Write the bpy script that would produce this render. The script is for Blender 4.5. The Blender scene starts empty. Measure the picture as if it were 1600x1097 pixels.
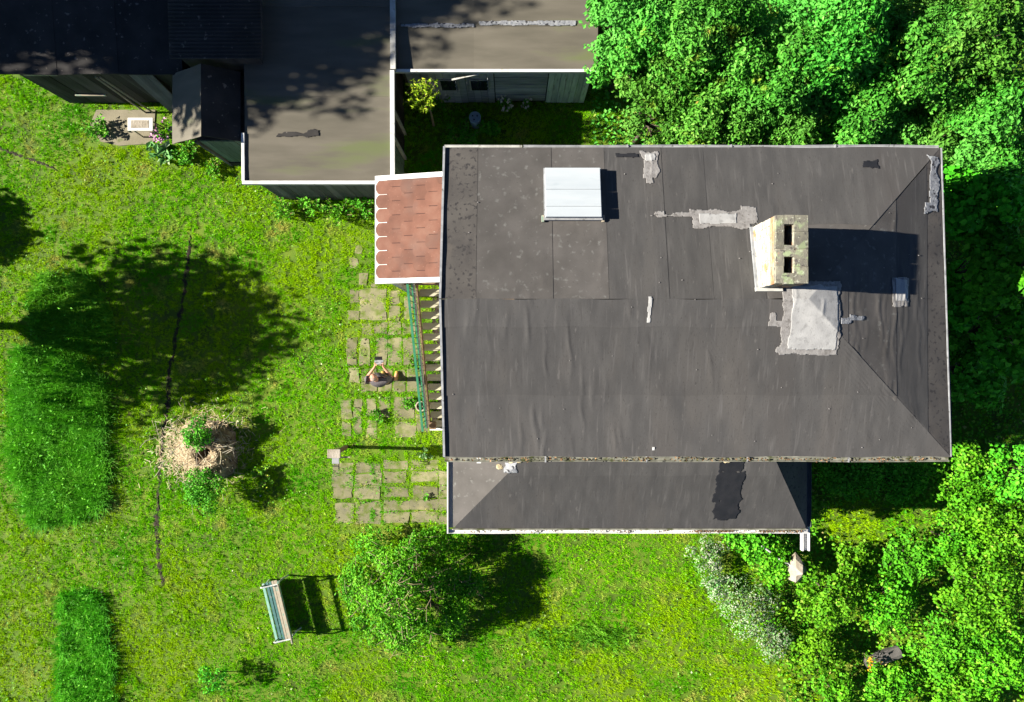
import bpy, bmesh, math, random
import numpy as np
from mathutils import Vector, Matrix

# ------------------------------------------------------------------ camera, sky, sun, exposure
S = bpy.context.scene
COL = S.collection
H = 16.4                     # height of the camera above the lawn (metres)
FPX = 1067.0                 # focal length in pixels of the 1600 px wide photograph
cam_d = bpy.data.cameras.new('camera'); cam = bpy.data.objects.new('camera', cam_d); COL.objects.link(cam)
cam.location = (0, 0, H); cam.rotation_euler = (0, 0, 0)
cam_d.sensor_width = 36; cam_d.lens = 36 * FPX / 1600; cam_d.clip_start = 0.1; cam_d.clip_end = 1000
S.camera = cam
SUN_EL = math.radians(27.5)
SHD = Vector((1, -0.03, 0)).normalized()          # where shadows fall on the ground
to_sun = Vector((-SHD.x * math.cos(SUN_EL), -SHD.y * math.cos(SUN_EL), math.sin(SUN_EL)))
wd = bpy.data.worlds.new('World'); S.world = wd; wd.use_nodes = True
wn = wd.node_tree; wn.nodes.clear()
sky = wn.nodes.new('ShaderNodeTexSky'); sky.sky_type = 'NISHITA'; sky.sun_disc = False
sky.air_density = 0.4; sky.dust_density = 0.0; sky.ozone_density = 3.0
sky.sun_elevation = SUN_EL; sky.sun_rotation = math.atan2(to_sun.x, to_sun.y)
bg = wn.nodes.new('ShaderNodeBackground'); bg.inputs['Strength'].default_value = 0.05
wo = wn.nodes.new('ShaderNodeOutputWorld')
wn.links.new(sky.outputs[0], bg.inputs[0]); wn.links.new(bg.outputs[0], wo.inputs[0])
sun_d = bpy.data.lights.new('sun', 'SUN'); sun_d.energy = 5.0; sun_d.angle = math.radians(0.5); sun_d.color = (1, 0.93, 0.82)
sun = bpy.data.objects.new('sun', sun_d); COL.objects.link(sun); sun.location = (-20, 0, 20)
sun.rotation_euler = to_sun.to_track_quat('Z', 'Y').to_euler()
S.view_settings.view_transform = 'Standard'; S.view_settings.look = 'None'
S.view_settings.exposure = 2.1; S.view_settings.gamma = 1.0; S.view_settings.use_curve_mapping = False
S.render.engine = 'CYCLES'
S.cycles.use_denoising = True
try: S.cycles.denoiser = 'OPENIMAGEDENOISE'
except Exception: pass
S.cycles.max_bounces = 5; S.cycles.diffuse_bounces = 3; S.cycles.transmission_bounces = 3; S.cycles.transparent_max_bounces = 4

RNG = np.random.default_rng(7)
random.seed(7)
def W(px, py, z=0.0):
    """place in the garden seen at photo pixel (px, py) when it lies z metres above the lawn"""
    k = (H - z) / FPX
    return ((px - 800) * k, (548.5 - py) * k, z)

# ------------------------------------------------------------------ materials
ALB = 0.65
def surf(name, stops, scale=1.0, detail=6, rough=0.9, bump=0.0, bscale=60, specks=(), objvar=0.0, stretch=(1, 1, 1), spec=0.25, metallic=0.0):
    stops = [tuple(ALB * v for v in c) for c in stops]; specks = [(*q[:3], tuple(ALB * v for v in q[3]), *q[4:]) for q in specks]
    m = bpy.data.materials.new(name); m.use_nodes = True
    nt = m.node_tree; N = nt.nodes; L = nt.links
    b = N['Principled BSDF']; b.inputs['Roughness'].default_value = rough; b.inputs['Metallic'].default_value = metallic
    b.inputs['Specular IOR Level'].default_value = spec
    g = N.new('ShaderNodeNewGeometry')
    mp = N.new('ShaderNodeMapping'); mp.inputs['Scale'].default_value = stretch; L.new(g.outputs['Position'], mp.inputs['Vector'])
    def noise(sc, det, vec=mp, dis=0.0):
        n = N.new('ShaderNodeTexNoise'); n.inputs['Scale'].default_value = sc; n.inputs['Detail'].default_value = det
        n.inputs['Distortion'].default_value = dis
        L.new(vec.outputs[0], n.inputs['Vector']); return n
    n1 = noise(scale, detail)
    r = N.new('ShaderNodeValToRGB'); L.new(n1.outputs['Fac'], r.inputs['Fac'])
    lo, hi = 0.32, 0.68
    el = r.color_ramp.elements
    while len(el) < len(stops): el.new(0.5)
    for i, c in enumerate(stops):
        el[i].position = lo + (hi - lo) * (i / max(1, len(stops) - 1)); el[i].color = (*c, 1)
    out = r.outputs['Color']
    for sp in specks:
        sc, t0, t1, colr = sp[:4]; st = sp[4] if len(sp) > 4 else None
        vec = mp
        if st is not None:
            vec = N.new('ShaderNodeMapping'); vec.inputs['Scale'].default_value = st; L.new(g.outputs['Position'], vec.inputs['Vector'])
        nn = noise(sc, 5, vec)
        mr = N.new('ShaderNodeMapRange'); mr.inputs['From Min'].default_value = t0; mr.inputs['From Max'].default_value = t1
        L.new(nn.outputs['Fac'], mr.inputs['Value'])
        mx = N.new('ShaderNodeMix'); mx.data_type = 'RGBA'
        L.new(mr.outputs['Result'], mx.inputs['Factor']); L.new(out, mx.inputs['A']); mx.inputs['B'].default_value = (*colr, 1)
        out = mx.outputs['Result']
    if objvar:
        oi = N.new('ShaderNodeObjectInfo'); mr = N.new('ShaderNodeMapRange')
        mr.inputs['To Min'].default_value = 1 - objvar; mr.inputs['To Max'].default_value = 1 + objvar
        L.new(oi.outputs['Random'], mr.inputs['Value'])
        hs = N.new('ShaderNodeHueSaturation'); L.new(mr.outputs['Result'], hs.inputs['Value']); L.new(out, hs.inputs['Color'])
        out = hs.outputs['Color']
    L.new(out, b.inputs['Base Color'])
    if bump:
        bn = noise(bscale, 6); bp = N.new('ShaderNodeBump'); bp.inputs['Strength'].default_value = bump; bp.inputs['Distance'].default_value = 0.02
        L.new(bn.outputs['Fac'], bp.inputs['Height']); L.new(bp.outputs['Normal'], b.inputs['Normal'])
    return m

def leafy(name, stops, trans=0.25, patch=None, pscale=0.6, rough=0.6, hv=1.0, spec=0.12):
    """leaf or blade material: colour by the per-leaf attribute rnd, with wide patches of another colour"""
    m = bpy.data.materials.new(name); m.use_nodes = True
    nt = m.node_tree; N = nt.nodes; L = nt.links
    b = N['Principled BSDF']; b.inputs['Roughness'].default_value = rough; b.inputs['Specular IOR Level'].default_value = spec
    at = N.new('ShaderNodeAttribute'); at.attribute_name = 'rnd'
    r = N.new('ShaderNodeValToRGB'); L.new(at.outputs['Fac'], r.inputs['Fac'])
    el = r.color_ramp.elements
    while len(el) < len(stops): el.new(0.5)
    for i, (p, c) in enumerate(stops):
        el[i].position = p; el[i].color = (*c, 1)
    out = r.outputs['Color']
    if patch:
        g = N.new('ShaderNodeNewGeometry')
        for (sc, t0, t1, colr, amt) in patch:
            n = N.new('ShaderNodeTexNoise'); n.inputs['Scale'].default_value = sc; n.inputs['Detail'].default_value = 5
            L.new(g.outputs['Position'], n.inputs['Vector'])
            mr = N.new('ShaderNodeMapRange'); mr.inputs['From Min'].default_value = t0; mr.inputs['From Max'].default_value = t1
            mr.inputs['To Max'].default_value = amt
            L.new(n.outputs['Fac'], mr.inputs['Value'])
            mx = N.new('ShaderNodeMix'); mx.data_type = 'RGBA'; L.new(mr.outputs['Result'], mx.inputs['Factor'])
            L.new(out, mx.inputs['A']); mx.inputs['B'].default_value = (*colr, 1); out = mx.outputs['Result']
    oi = N.new('ShaderNodeObjectInfo'); hs = N.new('ShaderNodeHueSaturation')
    for sock, lo, hi in (('Hue', 0.5 - 0.018 * hv, 0.5 + 0.003 * hv), ('Value', 1 - 0.12 * hv, 1 + 0.16 * hv)):
        mr = N.new('ShaderNodeMapRange'); mr.inputs['To Min'].default_value = lo; mr.inputs['To Max'].default_value = hi
        L.new(oi.outputs['Random'], mr.inputs['Value']); L.new(mr.outputs['Result'], hs.inputs[sock])
    L.new(out, hs.inputs['Color']); out = hs.outputs['Color']
    L.new(out, b.inputs['Base Color'])
    if trans:
        t = N.new('ShaderNodeBsdfTranslucent'); ms = N.new('ShaderNodeMixShader'); ms.inputs[0].default_value = trans
        L.new(out, t.inputs['Color']); L.new(b.outputs[0], ms.inputs[1]); L.new(t.outputs[0], ms.inputs[2])
        L.new(ms.outputs[0], N['Material Output'].inputs['Surface'])
    return m

M = {}
G_DRY = (0.40, 0.37, 0.09)
M['soil_lawn'] = surf('soil_lawn', [(0.06, 0.11, 0.006), (0.10, 0.19, 0.008), (0.15, 0.22, 0.012)], 1.6, 8, bump=0.5, bscale=40,
                      specks=[(7, 0.6, 0.75, (0.11, 0.10, 0.03))])
M['grass'] = leafy('grass', [(0, (0.04, 0.20, 0.002)), (0.35, (0.105, 0.36, 0.003)), (0.75, (0.20, 0.47, 0.004)), (0.93, (0.34, 0.48, 0.02)), (1, (0.50, 0.48, 0.18))],
                   0.35, [(0.32, 0.44, 0.58, (0.26, 0.42, 0.003), 0.8), (0.8, 0.52, 0.64, (0.045, 0.28, 0.003), 0.8), (1.5, 0.57, 0.70, G_DRY, 0.85), (5.0, 0.55, 0.70, (0.045, 0.24, 0.003), 0.45)], hv=0.0, spec=0.0)
M['grass_tall'] = leafy('grass_tall', [(0, (0.03, 0.18, 0.004)), (0.6, (0.075, 0.33, 0.008)), (0.95, (0.16, 0.43, 0.03)), (1, (0.32, 0.44, 0.10))], 0.32,
                        [(1.2, 0.52, 0.7, (0.07, 0.30, 0.02), 0.6)])
M['leaf_lilac'] = leafy('leaf_lilac', [(0, (0.015, 0.12, 0.008)), (0.5, (0.05, 0.27, 0.022)), (0.9, (0.12, 0.38, 0.05)), (0.97, (0.18, 0.42, 0.08)), (1, (0.30, 0.24, 0.04))], 0.34,
                        [(2.4, 0.62, 0.74, (0.24, 0.27, 0.02), 0.7), (0.7, 0.5, 0.65, (0.09, 0.34, 0.05), 0.6)], hv=1.3)
M['leaf_maple'] = leafy('leaf_maple', [(0, (0.02, 0.16, 0.006)), (0.5, (0.05, 0.32, 0.01)), (1, (0.12, 0.42, 0.02))], 0.25)
M['leaf_bramble'] = leafy('leaf_bramble', [(0, (0.025, 0.16, 0.004)), (0.5, (0.07, 0.29, 0.007)), (0.93, (0.16, 0.40, 0.02)), (1, (0.34, 0.29, 0.10))], 0.32,
                          [(1.4, 0.55, 0.7, (0.12, 0.40, 0.008), 0.7)])
M['leaf_pale'] = leafy('leaf_pale', [(0, (0.04, 0.16, 0.03)), (0.6, (0.12, 0.29, 0.08)), (1, (0.28, 0.38, 0.20))], 0.2)
M['clover'] = leafy('clover', [(0, (0.03, 0.2, 0.006)), (0.7, (0.07, 0.30, 0.02)), (0.9, (0.16, 0.38, 0.06)), (1, (0.4, 0.45, 0.28))], 0.2)
M['leaf_yellow'] = leafy('leaf_yellow', [(0, (0.10, 0.26, 0.004)), (0.6, (0.22, 0.40, 0.01)), (1, (0.36, 0.46, 0.03))], 0.25)
M['blossom'] = leafy('blossom', [(0, (0.14, 0.19, 0.11)), (0.6, (0.23, 0.26, 0.18)), (1, (0.34, 0.34, 0.29))], 0.2)
M['blossom_pink'] = leafy('blossom_pink', [(0, (0.35, 0.12, 0.28)), (0.6, (0.5, 0.22, 0.42)), (1, (0.65, 0.4, 0.55))], 0.2)
M['blossom_cream'] = leafy('blossom_cream', [(0, (0.6, 0.5, 0.38)), (1, (0.78, 0.7, 0.6))], 0.2)
M['straw'] = leafy('straw', [(0, (0.22, 0.16, 0.08)), (0.5, (0.42, 0.35, 0.2)), (1, (0.58, 0.52, 0.34))], 0.05)
M['litter'] = leafy('litter', [(0, (0.04, 0.05, 0.01)), (0.5, (0.10, 0.06, 0.03)), (1, (0.2, 0.12, 0.06))], 0.0)
M['bark'] = surf('bark', [(0.06, 0.045, 0.03), (0.14, 0.11, 0.08)], 9, bump=0.6, bscale=30)
M['twig'] = surf('twig', [(0.26, 0.19, 0.11), (0.42, 0.33, 0.21)], 9)
M['soil'] = surf('soil', [(0.018, 0.013, 0.009), (0.05, 0.036, 0.022)], 14, bump=0.8, bscale=50)
M['compost'] = surf('compost', [(0.07, 0.045, 0.03), (0.22, 0.16, 0.09), (0.40, 0.32, 0.19)], 6, bump=0.8, bscale=40)
FELT_SP = [(0.7, 0.52, 0.68, (0.080, 0.075, 0.070)), (30, 0.60, 0.72, (0.045, 0.042, 0.04)), (0.35, 0.56, 0.7, (0.058, 0.054, 0.052)),
           (7, 0.66, 0.74, (0.10, 0.095, 0.09)), (55, 0.72, 0.78, (0.2, 0.19, 0.18)), (3.0, 0.58, 0.75, (0.095, 0.091, 0.088), (7, 0.5, 1)), (4.0, 0.60, 0.78, (0.05, 0.047, 0.045), (6, 0.6, 1))]
M['felt'] = surf('felt', [(0.053, 0.0515, 0.0505), (0.063, 0.061, 0.0595), (0.075, 0.0725, 0.070)], 2.4, 9, bump=0.12, bscale=120, specks=FELT_SP, objvar=0.10, stretch=(2.2, 0.6, 1))
M['felt_tarred'] = surf('felt_tarred', [(0.055, 0.05, 0.047), (0.085, 0.078, 0.07)], 2.0, 9, bump=0.2, bscale=110, objvar=0.08,
                        specks=[(17, 0.56, 0.66, (0.030, 0.028, 0.028)), (2.2, 0.62, 0.75, (0.088, 0.078, 0.068)), (50, 0.70, 0.76, (0.2, 0.19, 0.18))])
M['felt_pale'] = surf('felt_pale', [(0.068, 0.063, 0.058), (0.098, 0.091, 0.085)], 2.5, 9, bump=0.15, bscale=110, objvar=0.06,
                      specks=[(11, 0.6, 0.75, (0.15, 0.15, 0.14)), (40, 0.66, 0.74, (0.05, 0.048, 0.045))])
M['felt_shed'] = surf('felt_shed', [(0.104, 0.095, 0.072), (0.127, 0.115, 0.088), (0.150, 0.135, 0.105)], 1.6, 9, bump=0.1, bscale=100, objvar=0.06, stretch=(0.5, 2.5, 1),
                      specks=[(0.8, 0.56, 0.7, (0.12, 0.14, 0.06)), (45, 0.70, 0.78, (0.06, 0.055, 0.05)), (0.6, 0.6, 0.75, (0.165, 0.148, 0.115))])
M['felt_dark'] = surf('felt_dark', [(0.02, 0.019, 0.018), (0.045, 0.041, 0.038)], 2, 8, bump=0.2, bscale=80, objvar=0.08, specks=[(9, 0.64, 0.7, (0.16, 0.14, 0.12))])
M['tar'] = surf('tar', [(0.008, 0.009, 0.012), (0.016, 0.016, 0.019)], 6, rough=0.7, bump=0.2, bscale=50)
M['patch_dull'] = surf('patch_dull', [(0.19, 0.18, 0.172), (0.28, 0.27, 0.26)], 14, 8, bump=0.3, bscale=60, specks=[(12, 0.55, 0.7, (0.14, 0.132, 0.125)), (30, 0.6, 0.7, (0.12, 0.11, 0.10))])
M['patch_bright'] = surf('patch_bright', [(0.30, 0.30, 0.295), (0.40, 0.40, 0.39)], 5, 8, bump=0.2, bscale=60, specks=[(9, 0.56, 0.72, (0.25, 0.25, 0.245)), (26, 0.62, 0.7, (0.22, 0.215, 0.21))])
M['silver'] = surf('silver', [(0.16, 0.17, 0.19), (0.33, 0.34, 0.35)], 18, 6, bump=0.5, bscale=40, specks=[(14, 0.58, 0.64, (0.03, 0.03, 0.035))])
M['white'] = surf('white', [(0.66, 0.66, 0.64), (0.78, 0.78, 0.76)], 5, rough=0.6, specks=[(9, 0.62, 0.74, (0.42, 0.41, 0.37)), (2.5, 0.56, 0.72, (0.5, 0.49, 0.45))])
M['white_old'] = surf('white_old', [(0.36, 0.36, 0.33), (0.58, 0.58, 0.54)], 6, rough=0.7, specks=[(8, 0.6, 0.72, (0.2, 0.19, 0.15))])
M['lid'] = surf('lid', [(0.41, 0.455, 0.485), (0.49, 0.53, 0.55)], 2, rough=0.45, specks=[(5, 0.62, 0.8, (0.36, 0.41, 0.44))], stretch=(0.4, 2, 1))
M['zinc'] = surf('zinc', [(0.22, 0.23, 0.24), (0.36, 0.37, 0.38)], 8, rough=0.55, specks=[(12, 0.62, 0.72, (0.10, 0.10, 0.09))])
M['gutter_moss'] = surf('gutter_moss', [(0.12, 0.12, 0.09), (0.28, 0.28, 0.23)], 7, rough=0.8, specks=[(5, 0.55, 0.66, (0.07, 0.08, 0.03)), (9, 0.66, 0.72, (0.02, 0.02, 0.02))])
M['gutter_dark'] = surf('gutter_dark', [(0.035, 0.04, 0.05), (0.07, 0.08, 0.09)], 7, rough=0.6)
M['plaster'] = surf('plaster', [(0.40, 0.37, 0.31), (0.5, 0.47, 0.40)], 3, bump=0.2, bscale=60)
M['shingle'] = surf('shingle', [(0.145, 0.066, 0.045), (0.18, 0.082, 0.056), (0.205, 0.105, 0.074)], 4, 8, bump=0.2, bscale=120, objvar=0.10,
                    specks=[(1.6, 0.52, 0.75, (0.135, 0.085, 0.07)), (45, 0.68, 0.74, (0.36, 0.2, 0.15)), (50, 0.70, 0.74, (0.12, 0.07, 0.06)), (16, 0.74, 0.79, (0.5, 0.42, 0.36))])
M['shingle_gap'] = surf('shingle_gap', [(0.07, 0.032, 0.026), (0.09, 0.042, 0.034)], 4)
M['brick'] = surf('brick', [(0.34, 0.13, 0.06), (0.42, 0.22, 0.11), (0.40, 0.32, 0.22)], 5, 8, bump=0.5, bscale=60, objvar=0.2,
                  specks=[(7, 0.50, 0.60, (0.38, 0.34, 0.22)), (11, 0.56, 0.64, (0.20, 0.19, 0.15)), (9, 0.62, 0.68, (0.42, 0.36, 0.12))])
M['brick_limed'] = surf('brick_limed', [(0.40, 0.38, 0.32), (0.55, 0.53, 0.46)], 6, 8, bump=0.5, bscale=60, objvar=0.15,
                        specks=[(5, 0.58, 0.66, (0.42, 0.24, 0.11)), (9, 0.60, 0.66, (0.45, 0.42, 0.2))])
M['brick_lichen'] = surf('brick_lichen', [(0.17, 0.16, 0.13), (0.24, 0.23, 0.17)], 9, 8, bump=0.6, bscale=60, objvar=0.2,
                         specks=[(6, 0.54, 0.62, (0.30, 0.36, 0.20)), (14, 0.58, 0.66, (0.10, 0.09, 0.08)), (5, 0.64, 0.7, (0.36, 0.2, 0.13)), (24, 0.62, 0.68, (0.45, 0.46, 0.36))])
M['mortar'] = surf('mortar', [(0.24, 0.22, 0.17), (0.4, 0.38, 0.3)], 20, bump=0.5)
M['slab'] = surf('slab', [(0.17, 0.165, 0.095), (0.225, 0.215, 0.115), (0.30, 0.285, 0.15)], 2.2, 9, bump=0.3, bscale=70, objvar=0.18,
                 specks=[(5, 0.50, 0.66, (0.13, 0.17, 0.03)), (28, 0.62, 0.7, (0.10, 0.09, 0.07)), (3, 0.6, 0.7, (0.32, 0.29, 0.15)), (50, 0.68, 0.74, (0.42, 0.4, 0.34))])
M['concrete'] = surf('concrete', [(0.2, 0.18, 0.12), (0.28, 0.25, 0.17)], 3, 9, bump=0.3, bscale=70, specks=[(4, 0.6, 0.7, (0.12, 0.14, 0.05))])
M['tread'] = surf('tread', [(0.40, 0.38, 0.26), (0.55, 0.52, 0.38)], 5, 8, bump=0.3, stretch=(0.5, 4, 4), objvar=0.15)
M['wood_court'] = surf('wood_court', [(0.42, 0.50, 0.46), (0.64, 0.72, 0.66)], 5, 8, bump=0.4, stretch=(4, 4, 0.4), objvar=0.22, specks=[(8, 0.6, 0.7, (0.25, 0.28, 0.24))])
M['plank_court'] = surf('plank_court', [(0.26, 0.28, 0.31), (0.46, 0.48, 0.50)], 5, 8, bump=0.4, stretch=(0.4, 4, 4), objvar=0.3)
M['wood_dark'] = surf('wood_dark', [(0.03, 0.026, 0.023), (0.075, 0.066, 0.058)], 5, 8, bump=0.4, stretch=(1, 1, 0.2), objvar=0.6)
M['wood_grey'] = surf('wood_grey', [(0.09, 0.085, 0.08), (0.18, 0.17, 0.16)], 5, 8, bump=0.4, stretch=(1, 1, 0.2), objvar=0.3)
M['wood_green'] = surf('wood_green', [(0.10, 0.15, 0.10), (0.18, 0.24, 0.17)], 5, 8, bump=0.4, stretch=(3, 3, 0.3), objvar=0.22, specks=[(8, 0.6, 0.7, (0.06, 0.07, 0.05))])
M['wood_brown'] = surf('wood_brown', [(0.16, 0.10, 0.055), (0.26, 0.18, 0.11)], 6, 8, bump=0.3, objvar=0.2)
M['teal'] = surf('teal', [(0.17, 0.36, 0.28), (0.24, 0.44, 0.36)], 9, 8, rough=0.6, specks=[(14, 0.6, 0.7, (0.3, 0.4, 0.33))])
M['teal_dark'] = surf('teal_dark', [(0.045, 0.13, 0.12), (0.07, 0.18, 0.17)], 9, 8, rough=0.6, specks=[(9, 0.62, 0.7, (0.2, 0.22, 0.2))])
M['wood_pale'] = surf('wood_pale', [(0.30, 0.26, 0.19), (0.42, 0.36, 0.27)], 9, 8, rough=0.8, specks=[(9, 0.58, 0.68, (0.2, 0.28, 0.22))])
M['iron_pale'] = surf('iron_pale', [(0.38, 0.40, 0.38), (0.55, 0.57, 0.54)], 12, rough=0.6, specks=[(14, 0.6, 0.7, (0.18, 0.16, 0.13))])
M['green_paint'] = surf('green_paint', [(0.03, 0.19, 0.09), (0.06, 0.26, 0.14)], 9, rough=0.5)
M['black'] = surf('black', [(0.008, 0.008, 0.009), (0.02, 0.02, 0.02)], 9, rough=0.6)
M['plastic_blue'] = surf('plastic_blue', [(0.22, 0.32, 0.42), (0.32, 0.42, 0.5)], 4, rough=0.5)
M['terracotta'] = surf('terracotta', [(0.42, 0.36, 0.26), (0.52, 0.46, 0.36)], 12, bump=0.2)
M['stone'] = surf('stone', [(0.26, 0.22, 0.16), (0.42, 0.38, 0.31)], 5, 8, bump=0.6, bscale=25)
M['foam'] = surf('foam', [(0.38, 0.32, 0.18), (0.55, 0.47, 0.30)], 20, bump=0.8, bscale=40)
M['glass'] = surf('glass', [(0.02, 0.025, 0.03), (0.03, 0.035, 0.04)], 3, rough=0.08, spec=0.6)
M['skin'] = surf('skin', [(0.50, 0.25, 0.16), (0.58, 0.30, 0.20)], 12, rough=0.6)
M['shirt'] = surf('shirt', [(0.10, 0.088, 0.092), (0.135, 0.12, 0.125)], 14, bump=0.3, bscale=30)
M['shorts'] = surf('shorts', [(0.03, 0.028, 0.028), (0.05, 0.045, 0.045)], 14)
M['sock'] = surf('sock', [(0.7, 0.68, 0.6), (0.78, 0.76, 0.7)], 14)
M['shoe'] = surf('shoe', [(0.5, 0.30, 0.06), (0.6, 0.38, 0.1)], 14)
M['hair'] = surf('hair', [(0.30, 0.22, 0.17), (0.40, 0.30, 0.24)], 40)
M['flower_orange'] = leafy('flower_orange', [(0, (0.5, 0.2, 0.01)), (1, (0.6, 0.42, 0.03))], 0.1)

# ------------------------------------------------------------------ mesh helpers
def tag(o, label=None, cat=None, group=None, kind=None):
    if label: o['label'] = label
    if cat: o['category'] = cat
    if group: o['group'] = group
    if kind: o['kind'] = kind
    return o

def link(name, me, parent=None, mat=None):
    o = bpy.data.objects.new(name, me); COL.objects.link(o)
    if mat is not None and me is not None and len(me.materials) == 0: me.materials.append(mat)
    if parent is not None: o.parent = parent
    return o

def empty(name, loc=(0, 0, 0), label=None, cat=None, group=None):
    o = bpy.data.objects.new(name, None); COL.objects.link(o); o.location = loc; o.empty_display_size = 0.2
    return tag(o, label, cat, group)

def np_mesh(name, verts, faces, mat=None, smooth=False, rnd=None):
    """faces: (n, k) int array"""
    verts = np.asarray(verts, np.float32); faces = np.asarray(faces, np.int32)
    me = bpy.data.meshes.new(name); n, k = faces.shape
    me.vertices.add(len(verts)); me.vertices.foreach_set('co', verts.ravel())
    me.loops.add(n * k); me.loops.foreach_set('vertex_index', faces.ravel())
    me.polygons.add(n); me.polygons.foreach_set('loop_start', np.arange(0, n * k, k, dtype=np.int32))
    me.update(calc_edges=True)
    if rnd is not None:
        a = me.attributes.new('rnd', 'FLOAT', 'POINT'); a.data.foreach_set('value', np.asarray(rnd, np.float32))
    if smooth: me.polygons.foreach_set('use_smooth', np.ones(n, bool))
    if mat: me.materials.append(mat)
    return me

class MB:
    def __init__(s): s.v = []; s.f = []
    def add(s, vs, fs):
        k = len(s.v); s.v += [tuple(v) for v in vs]; s.f += [tuple(i + k for i in f) for f in fs]; return s
    def box(s, x0, x1, y0, y1, z0, z1):
        return s.add([(x0, y0, z0), (x1, y0, z0), (x1, y1, z0), (x0, y1, z0), (x0, y0, z1), (x1, y0, z1), (x1, y1, z1), (x0, y1, z1)],
                     [(3, 2, 1, 0), (4, 5, 6, 7), (0, 1, 5, 4), (1, 2, 6, 5), (2, 3, 7, 6), (3, 0, 4, 7)])
    def bar(s, a, b, w, h, up=(0, 0, 1)):
        """beam from a to b, w across, h along up"""
        a, b = Vector(a), Vector(b); d = (b - a).normalized(); u = Vector(up)
        r = d.cross(u)
        if r.length < 1e-4: r = d.cross(Vector((0, 1, 0)))
        r.normalize(); u = r.cross(d).normalized(); r *= w / 2; u *= h / 2
        return s.add([a - r - u, a + r - u, a + r + u, a - r + u, b - r - u, b + r - u, b + r + u, b - r + u],
                     [(0, 1, 2, 3), (7, 6, 5, 4), (1, 0, 4, 5), (2, 1, 5, 6), (3, 2, 6, 7), (0, 3, 7, 4)])
    def tube(s, pts, rad, n=7, cap=True):
        pts = [Vector(p) for p in pts]; k = len(s.v); m = len(pts)
        if not hasattr(rad, '__len__'): rad = [rad] * m
        for i, p in enumerate(pts):
            d = (pts[min(i + 1, m - 1)] - pts[max(i - 1, 0)]).normalized()
            a = Vector((1, 0, 0)) if abs(d.x) < 0.8 else Vector((0, 1, 0))
            e1 = d.cross(a).normalized(); e2 = d.cross(e1)
            for j in range(n):
                t = 2 * math.pi * j / n
                s.v.append(tuple(p + rad[i] * (math.cos(t) * e1 + math.sin(t) * e2)))
        for i in range(m - 1):
            for j in range(n):
                s.f.append((k + i * n + j, k + i * n + (j + 1) % n, k + (i + 1) * n + (j + 1) % n, k + (i + 1) * n + j))
        if cap:
            s.f.append(tuple(k + j for j in range(n))[::-1]); s.f.append(tuple(k + (m - 1) * n + j for j in range(n)))
        return s
    def prism(s, poly, z0, z1):
        """poly: ccw xy list; z0/z1 number or function of (x, y)"""
        n = len(poly); a = z0 if callable(z0) else (lambda x, y: z0); b = z1 if callable(z1) else (lambda x, y: z1)
        return s.add([(x, y, a(x, y)) for x, y in poly] + [(x, y, b(x, y)) for x, y in poly],
                     [tuple(range(n))[::-1], tuple(range(n, 2 * n))] + [(i, (i + 1) % n, n + (i + 1) % n, n + i) for i in range(n)])
    def lathe(s, prof, c, n=16):
        k = len(s.v); m = len(prof)
        for r, z in prof:
            for j in range(n):
                t = 2 * math.pi * j / n; s.v.append((c[0] + r * math.cos(t), c[1] + r * math.sin(t), c[2] + z))
        for i in range(m - 1):
            for j in range(n):
                s.f.append((k + i * n + j, k + i * n + (j + 1) % n, k + (i + 1) * n + (j + 1) % n, k + (i + 1) * n + j))
        s.f.append(tuple(k + j for j in range(n))[::-1]); s.f.append(tuple(k + (m - 1) * n + j for j in range(n)))
        return s
    def mesh(s, name, mat=None, smooth=False):
        me = bpy.data.meshes.new(name); me.from_pydata(s.v, [], s.f); me.update()
        if smooth: me.polygons.foreach_set('use_smooth', [True] * len(me.polygons))
        if mat: me.materials.append(mat)
        return me
    def build(s, name, mat, parent=None, smooth=False, bevel=0):
        o = link(name, s.mesh(name, mat, smooth), parent)
        if bevel:
            b = o.modifiers.new('b', 'BEVEL'); b.width = bevel; b.segments = 2; b.limit_method = 'ANGLE'
        return o

def vnoise(x, y, seed=0):
    """smooth value noise, vectorised, 0..1"""
    x = np.asarray(x, float); y = np.asarray(y, float)
    xi = np.floor(x).astype(np.int64); yi = np.floor(y).astype(np.int64); xf = x - xi; yf = y - yi
    def h(a, b):
        n = (a * 374761393 + b * 668265263 + seed * 974711) & 0x7fffffff
        n = ((n ^ (n >> 13)) * 1274126177) & 0x7fffffff
        return ((n ^ (n >> 16)) & 0xffff) / 65535.0
    u = xf * xf * (3 - 2 * xf); v = yf * yf * (3 - 2 * yf)
    return (h(xi, yi) * (1 - u) + h(xi + 1, yi) * u) * (1 - v) + (h(xi, yi + 1) * (1 - u) + h(xi + 1, yi + 1) * u) * v

def inpoly(x, y, poly):
    r = np.zeros(len(x), bool); n = len(poly); j = n - 1
    for i in range(n):
        xi, yi = poly[i][:2]; xj, yj = poly[j][:2]
        c = ((yi > y) != (yj > y)) & (x < (xj - xi) * (y - yi) / (yj - yi + 1e-12) + xi)
        r ^= c; j = i
    return r

def unit(a): return a / (np.linalg.norm(a, axis=1, keepdims=True) + 1e-9)

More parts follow.
